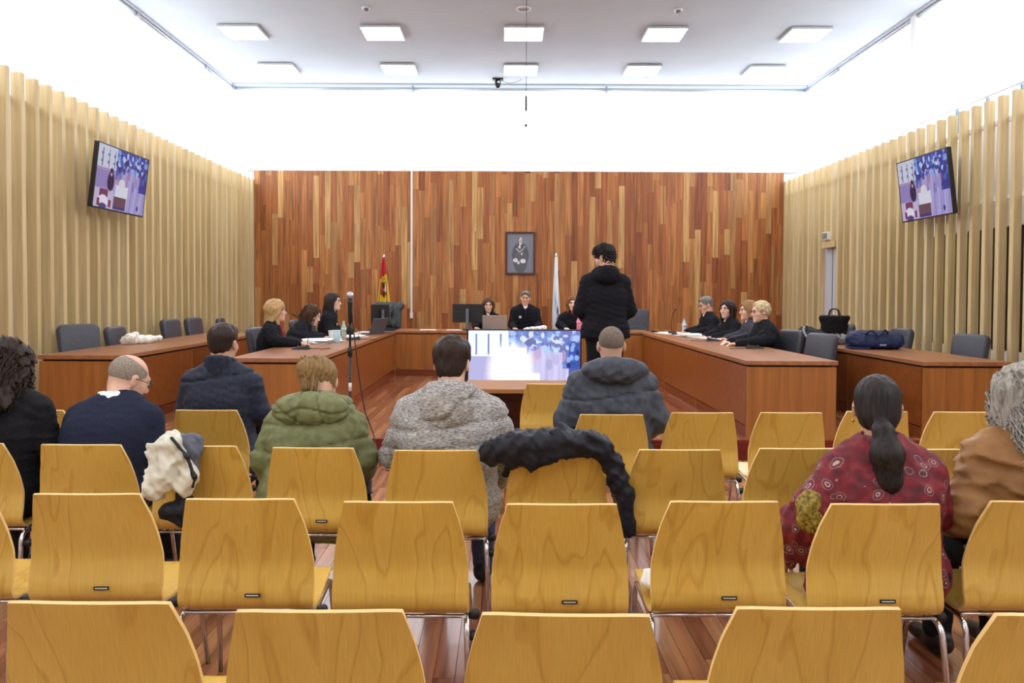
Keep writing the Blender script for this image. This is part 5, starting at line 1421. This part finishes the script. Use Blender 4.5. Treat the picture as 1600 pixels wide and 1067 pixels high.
gooseneck('desk microphone on the left desk beside the cups', 552, 531, 10, tall=.1)

def cup(label, x, y, rgb, h, r, cap_=None, name='paper_cup', cat='cup'):
    q = on_desk(x, y); e = empty(name, q, 0, label, cat)
    MB().lathe([(r * .8, 0), (r * .82, .003), (r, h), (r * .93, h), (r * .75, .01)], n=16).build('cup_body', mat('cup_%d_%d' % (rgb[0], rgb[2]), rgb, .5), e)
    MB().tube([(r * math.cos(a), r * math.sin(a), h) for a in np.linspace(0, 6.28, 16, endpoint=False)], .003, 5, closed=True).build('rim', C_paper, e)
cup('pale blue cup on the left desk', 526, 535, (176, 200, 208), .15, .05)
cup('white cup behind the pale blue cup', 519, 531, (226, 226, 222), .12, .05)
def bottle(label, x, y, rgb, h, r, capc, z=DT, D=None):
    q = on_desk(x, y, z) if D is None else tuple(P(x, y, D)); e = empty('water_bottle', (q[0], q[1], z), 0, label, 'bottle')
    m = mat('bottle_%d' % rgb[0], rgb, .12, spec=.6)
    MB().lathe([(r * .9, 0), (r, .01), (r, h * .38), (r * .92, h * .42), (r, h * .46), (r, h * .66), (r * .45, h * .86), (r * .4, h * .92)], n=16).build('bottle_body', m, e)
    MB().lathe([(r * .46, h * .92), (r * .46, h), (r * .2, h)], n=12).build('bottle_cap', mat('cap_%d' % capc[0], capc, .4), e)
    MB().lathe([(r * 1.01, h * .46), (r * 1.01, h * .62)], n=16).build('bottle_label', mat('blabel_%d' % rgb[0], tuple(min(255, c + 20) for c in rgb), .5), e)
bottle('greenish water bottle beside the long haired woman on the left desk', 537, 530, (176, 190, 172), .24, .036, (206, 204, 150))
bottle('clear water bottle before the grey haired man on the right desk', 1069, 521, (196, 204, 214), .24, .034, (110, 150, 200))
q = P(1105, 514, 12.62)
bottle('bright pink bottle before the woman in the red blouse', 906, 515, (222, 130, 158), .26, .055, (226, 150, 172), DT + .01, 12.62)

def monitor(label, x, D, z, w, h, rz, pole=True, tilt=0):
    q = P(x, 500, D); e = empty('computer_monitor', (q.x, D, z), math.radians(rz), label, 'monitor', 'court computers')
    pnl = MB().box(-w / 2, w / 2, -.012, .012, .12, .12 + h, bev=.006).build('panel', M_dark, e)
    MB().box(-w / 2 + .05, w / 2 - .05, -.03, -.012, .17, .12 + h - .06, bev=.008).build('rear_housing', M_dark, e)
    painted('display', w - .02, h - .02, canvas(8, 6, (40, 52, 80)), e, M_screen, 1).location = (0, .0125, .12 + h / 2)
    e.children[-1].rotation_euler = (0, 0, math.pi)
    MB().box(-.025, .025, -.055, -.035, .01, .12 + h * .75).build('stand_post', mat('grey_stand', (112, 116, 122), .4, .3), e)
    MB().box(-.12, .12, -.13, .07, 0, .012, bev=.004).build('stand_foot', M_dark, e)
    return e
monitor('black computer monitor seen from behind on the bench', 731, 12.75, DT + .01, .52, .31, -8)
monitor('black computer monitor seen edge on at the far end of the left desk', 594, 11.75, DT, .5, .32, 68)
def laptop(label, loc, rz, w, col, ang=105, name='laptop'):
    e = empty(name, loc, math.radians(rz), label, 'laptop', 'court computers')
    m = mat('laptop_%d' % col[0], col, .35, .35)
    MB().box(-w / 2, w / 2, -.12, .12, 0, .016, bev=.003).build('base', m, e)
    MB().box(-w / 2 + .02, w / 2 - .02, -.03, .1, .016, .018).build('keyboard', M_dark, e)
    o = MB().box(-w / 2, w / 2, -.004, .004, 0, .245, bev=.003).build('lid', m, e); o.location = (0, -.12, .014); o.rotation_euler = (math.radians(ang - 90), 0, 0)
    MB().lathe([(.0, -.0055), (.02, -.0055), (.02, -.004)], (0, 0, .12), 14, axis='Y').build('lid_mark', mat('lid_mark', (170, 168, 166), .3, .3), o)
    painted('display', w - .03, .21, canvas(8, 6, (70, 80, 100)), o, M_screen, 1).location = (0, .0046, .122)
    o.children[-1].rotation_euler = (0, 0, math.pi)
q = P(773, 510, 12.75)
laptop('open silver laptop seen from behind on the bench', (q.x, 12.75, DT + .0105), 0, .40, (188, 182, 178), 108)
q = on_desk(578, 522)
laptop('grey laptop at the far end of the left desk', (q[0], q[1], DT + .0005), 62, .36, (96, 98, 106), 112)
q = P(836, 511, 12.62)
e = empty('newspaper', (q.x, 12.66, DT + .0105), 0, 'folded white document spread before the judge', 'papers')
ops = [cap((-.16, 0, .02), (.17, .0, .045), .022, .034, .03), cap((-.1, .05, .02), (.17, .05, .05), .02, .03, .03), cut((0, 0, -1), 0, .004)]
np_mesh('folded_sheets', *blob(ops, .009, folds(61, .014, (40, 40, 20))), C_paper, e)
q = P(735, 512, 12.55)
e = empty('keyboard', (q.x + .12, 12.52, DT + .0105), 0, 'black keyboard lying on the bench before the monitor', 'keyboard')
MB().box(-.21, .21, -.06, .06, 0, .018, bev=.004).build('key_tray', M_dark, e)
for r_ in range(4): MB().box(-.195, .195, -.05 + r_ * .026, -.03 + r_ * .026, .018, .023).build('key_row', mat('key_grey', (52, 52, 56), .5), e)
MB().tube(crv([(.21, .03, .006), (.4, .0, .006), (.6, .04, .006), (.9, .0, .006)], 5), .004, 5).build('lead', M_dark, e)

# ------------------------------------------------------------------ bags, scarf, coats on the far desks
q = P(1303, 530, 10.3)
e = empty('tote_bag', (q.x, 10.3, DT + .001), math.radians(-18), 'tall black tote bag standing on the far right desk', 'bag')
v, f = blob([ell((0, 0, .18), (.17, .10, .19), .05), ell((0, 0, .30), (.195, .10, .10), .05), cap((-.13, 0, .03), (.13, 0, .03), .05, k=.05), ell((0, 0, .40), (.17, .075, .09), .02, sub=True), cut((0, 0, -1), 0, .006), cut((0, 0, 1), .335, .006)], .01, folds(71, .006, (25, 25, 25)))
np_mesh('bag_body', v, f, cloth('black_felt', (18, 17, 20), (27, 26, 30)), e)
for s in (-1, 1): MB().tube(crv([(-.07, s * .085, .30), (-.05, s * .08, .40), (.0, s * .075, .425), (.05, s * .08, .40), (.07, s * .085, .30)], 5), .009, 6).build('handle', mat('bag_strap', (60, 46, 40), .6), e)
q = P(1370, 543, 8.67)
e = empty('holdall_bag', (q.x, 8.72, DT + .001), math.radians(-6), 'navy blue zipped bag lying on the far right desk', 'bag')
C_bag = cloth('navy_nylon', (28, 34, 62), (40, 48, 82), 40, .06, .5)
v, f = blob([cap((-.22, 0, .095), (.22, 0, .095), .095, k=.04), cap((-.2, -.06, .06), (.2, -.06, .06), .06, k=.04), cap((-.2, .07, .13), (.2, .07, .13), .075, k=.04), cut((0, 0, -1), 0, .006)], .01, folds(72, .014, (22, 30, 30)))
np_mesh('bag_body', v, f, C_bag, e)
np_mesh('front_pocket', *blob([cap((-.19, -.115, .05), (.19, -.115, .05), .036, k=.03), cut((0, 0, -1), -.002, .006)], .009, folds(73, .006, (22, 30, 30))), cloth('dark_navy', (24, 30, 62)), e)
MB().tube(crv([(-.12, -.06, .17), (-.07, -.1, .21), (0, -.11, .15), (.07, -.1, .215), (.12, -.06, .175)], 6), .011, 6).build('handle', C_bag, e)
MB().tube(crv([(-.25, -.04, .06), (-.34, -.08, .03), (-.27, -.13, .012), (-.1, -.15, .012)], 6), .012, 6).build('shoulder_strap', C_bag, e)
MB().box(.0, .07, -.152, -.149, .045, .06).build('bag_patch', mat('patch_grey', (150, 156, 176), .5), e)
q = P(1322, 538, 9.4)
e = empty('grey_scarf', (q.x, 9.45, DT + .001), 0, 'grey patterned scarf heaped between the tote and the navy bag', 'scarf')
np_mesh('folded_cloth', *blob([cap((-.15, 0, .05), (.18, 0, .05), .055, k=.03), cap((-.1, .06, .09), (.12, .05, .08), .04, k=.03), cut((0, 0, -1), 0, .005)], .009, folds(74, .022, (40, 40, 40))), noise_mat('scarf_pattern', (74, 78, 80), (150, 152, 150), 40, rough=.9), e)
q = P(1258, 520, 9.0)
e = empty('dark_coat', (3.62, 8.72, DAIS_Z), 0, 'dark coats and straps heaped on the seats behind the right desk', 'coat')
np_mesh('coat_body', *blob([cap((0, -.05, .60), (0, .15, .78), .13, .12, .05), cap((.05, .2, .82), (.0, .45, .86), .10, .09, .05), cap((0, -.05, .5), (0, -.1, .03), .12, .10, .05)], .014, folds(75, .030, (30, 30, 30))), cloth('coat_dark', (36, 38, 44), (56, 58, 66), 30), e)
MB().tube(crv([(-.1, -.05, .75), (-.14, .05, .85), (-.12, .2, .92), (-.05, .35, .95)], 6), .014, 6).build('strap', mat('strap_grey', (128, 126, 124), .6), e)
q = PZ(212, 537, DT)
e = empty('white_cloth', (-4.28, 8.95, DT + .001), 0, 'crumpled white cloth lying on the far left desk', 'cloth')
np_mesh('crumpled_fabric', *blob([cap((-.08, -.08, .05), (.10, .18, .05), .05, .04, .03), cap((-.03, -.1, .08), (.0, .03, .12), .05, .03, .03), cap((.0, .1, .06), (.1, .42, .05), .04, .03, .03), cap((-.1, .02, .03), (-.12, .12, .05), .03, .03, .03), cut((0, 0, -1), 0, .005)], .009, crumple(76, .014, .010)), cloth('white_linen', (236, 234, 226), (246, 245, 240), 20, .1), e)
# jacket over the back of the chair beneath the flag
e = empty('grey_jacket', (-2.06, 13.98, DAIS_Z + .7), 0, 'dark grey jacket hung on the chair beneath the flag', 'jacket')
np_mesh('jacket_cloth', *blob([cap((-.2, -.02, .4), (.2, -.02, .4), .075, k=.04), cap((-.16, -.09, .36), (-.13, -.1, .08), .06, .07, .05), cap((.16, -.09, .36), (.13, -.1, .08), .06, .07, .05), cap((0, -.09, .36), (0, -.1, .1), .07, .06, .05)], .013, folds(77, .022, (30, 30, 14))), cloth('grey_wool', (66, 70, 72), (86, 90, 92), 40), e)
# small things on the public chairs
c = CPOS[(1132, 784)]
e = empty('white_glove', (c.x - .185, c.y + .16, .43), 0, 'small crumpled white cloth on a chair seat', 'cloth')
np_mesh('crumpled_tissue', *blob([ell((0, 0, .035), (.045, .06, .035), .02), ell((.05, .05, .03), (.06, .06, .03), .02)], .007, folds(78, .012, (60, 60, 60))), C_paper, e)
p = P(574, 748, 4.0)
e = empty('folding_umbrella', (p.x, 3.98, P(574, 785, 4.0).z), 0, 'dark folded umbrella with grey handle beside the green coat', 'umbrella')
MB().lathe([(.012, -.3), (.022, -.25), (.026, .02), (.02, .05)], n=12).build('folded_canopy', cloth('umbrella_black', (28, 28, 32)), e)
MB().lathe([(.02, .05), (.026, .07), (.028, .12), (.018, .15), (.0, .155)], n=12).build('handle', mat('umbrella_grey', (108, 110, 116), .4), e)
MB().tube([(.027 * math.cos(a), .027 * math.sin(a), .06) for a in np.linspace(0, 6.28, 14, endpoint=False)], .006, 5, closed=True).build('strap', M_dark, e)
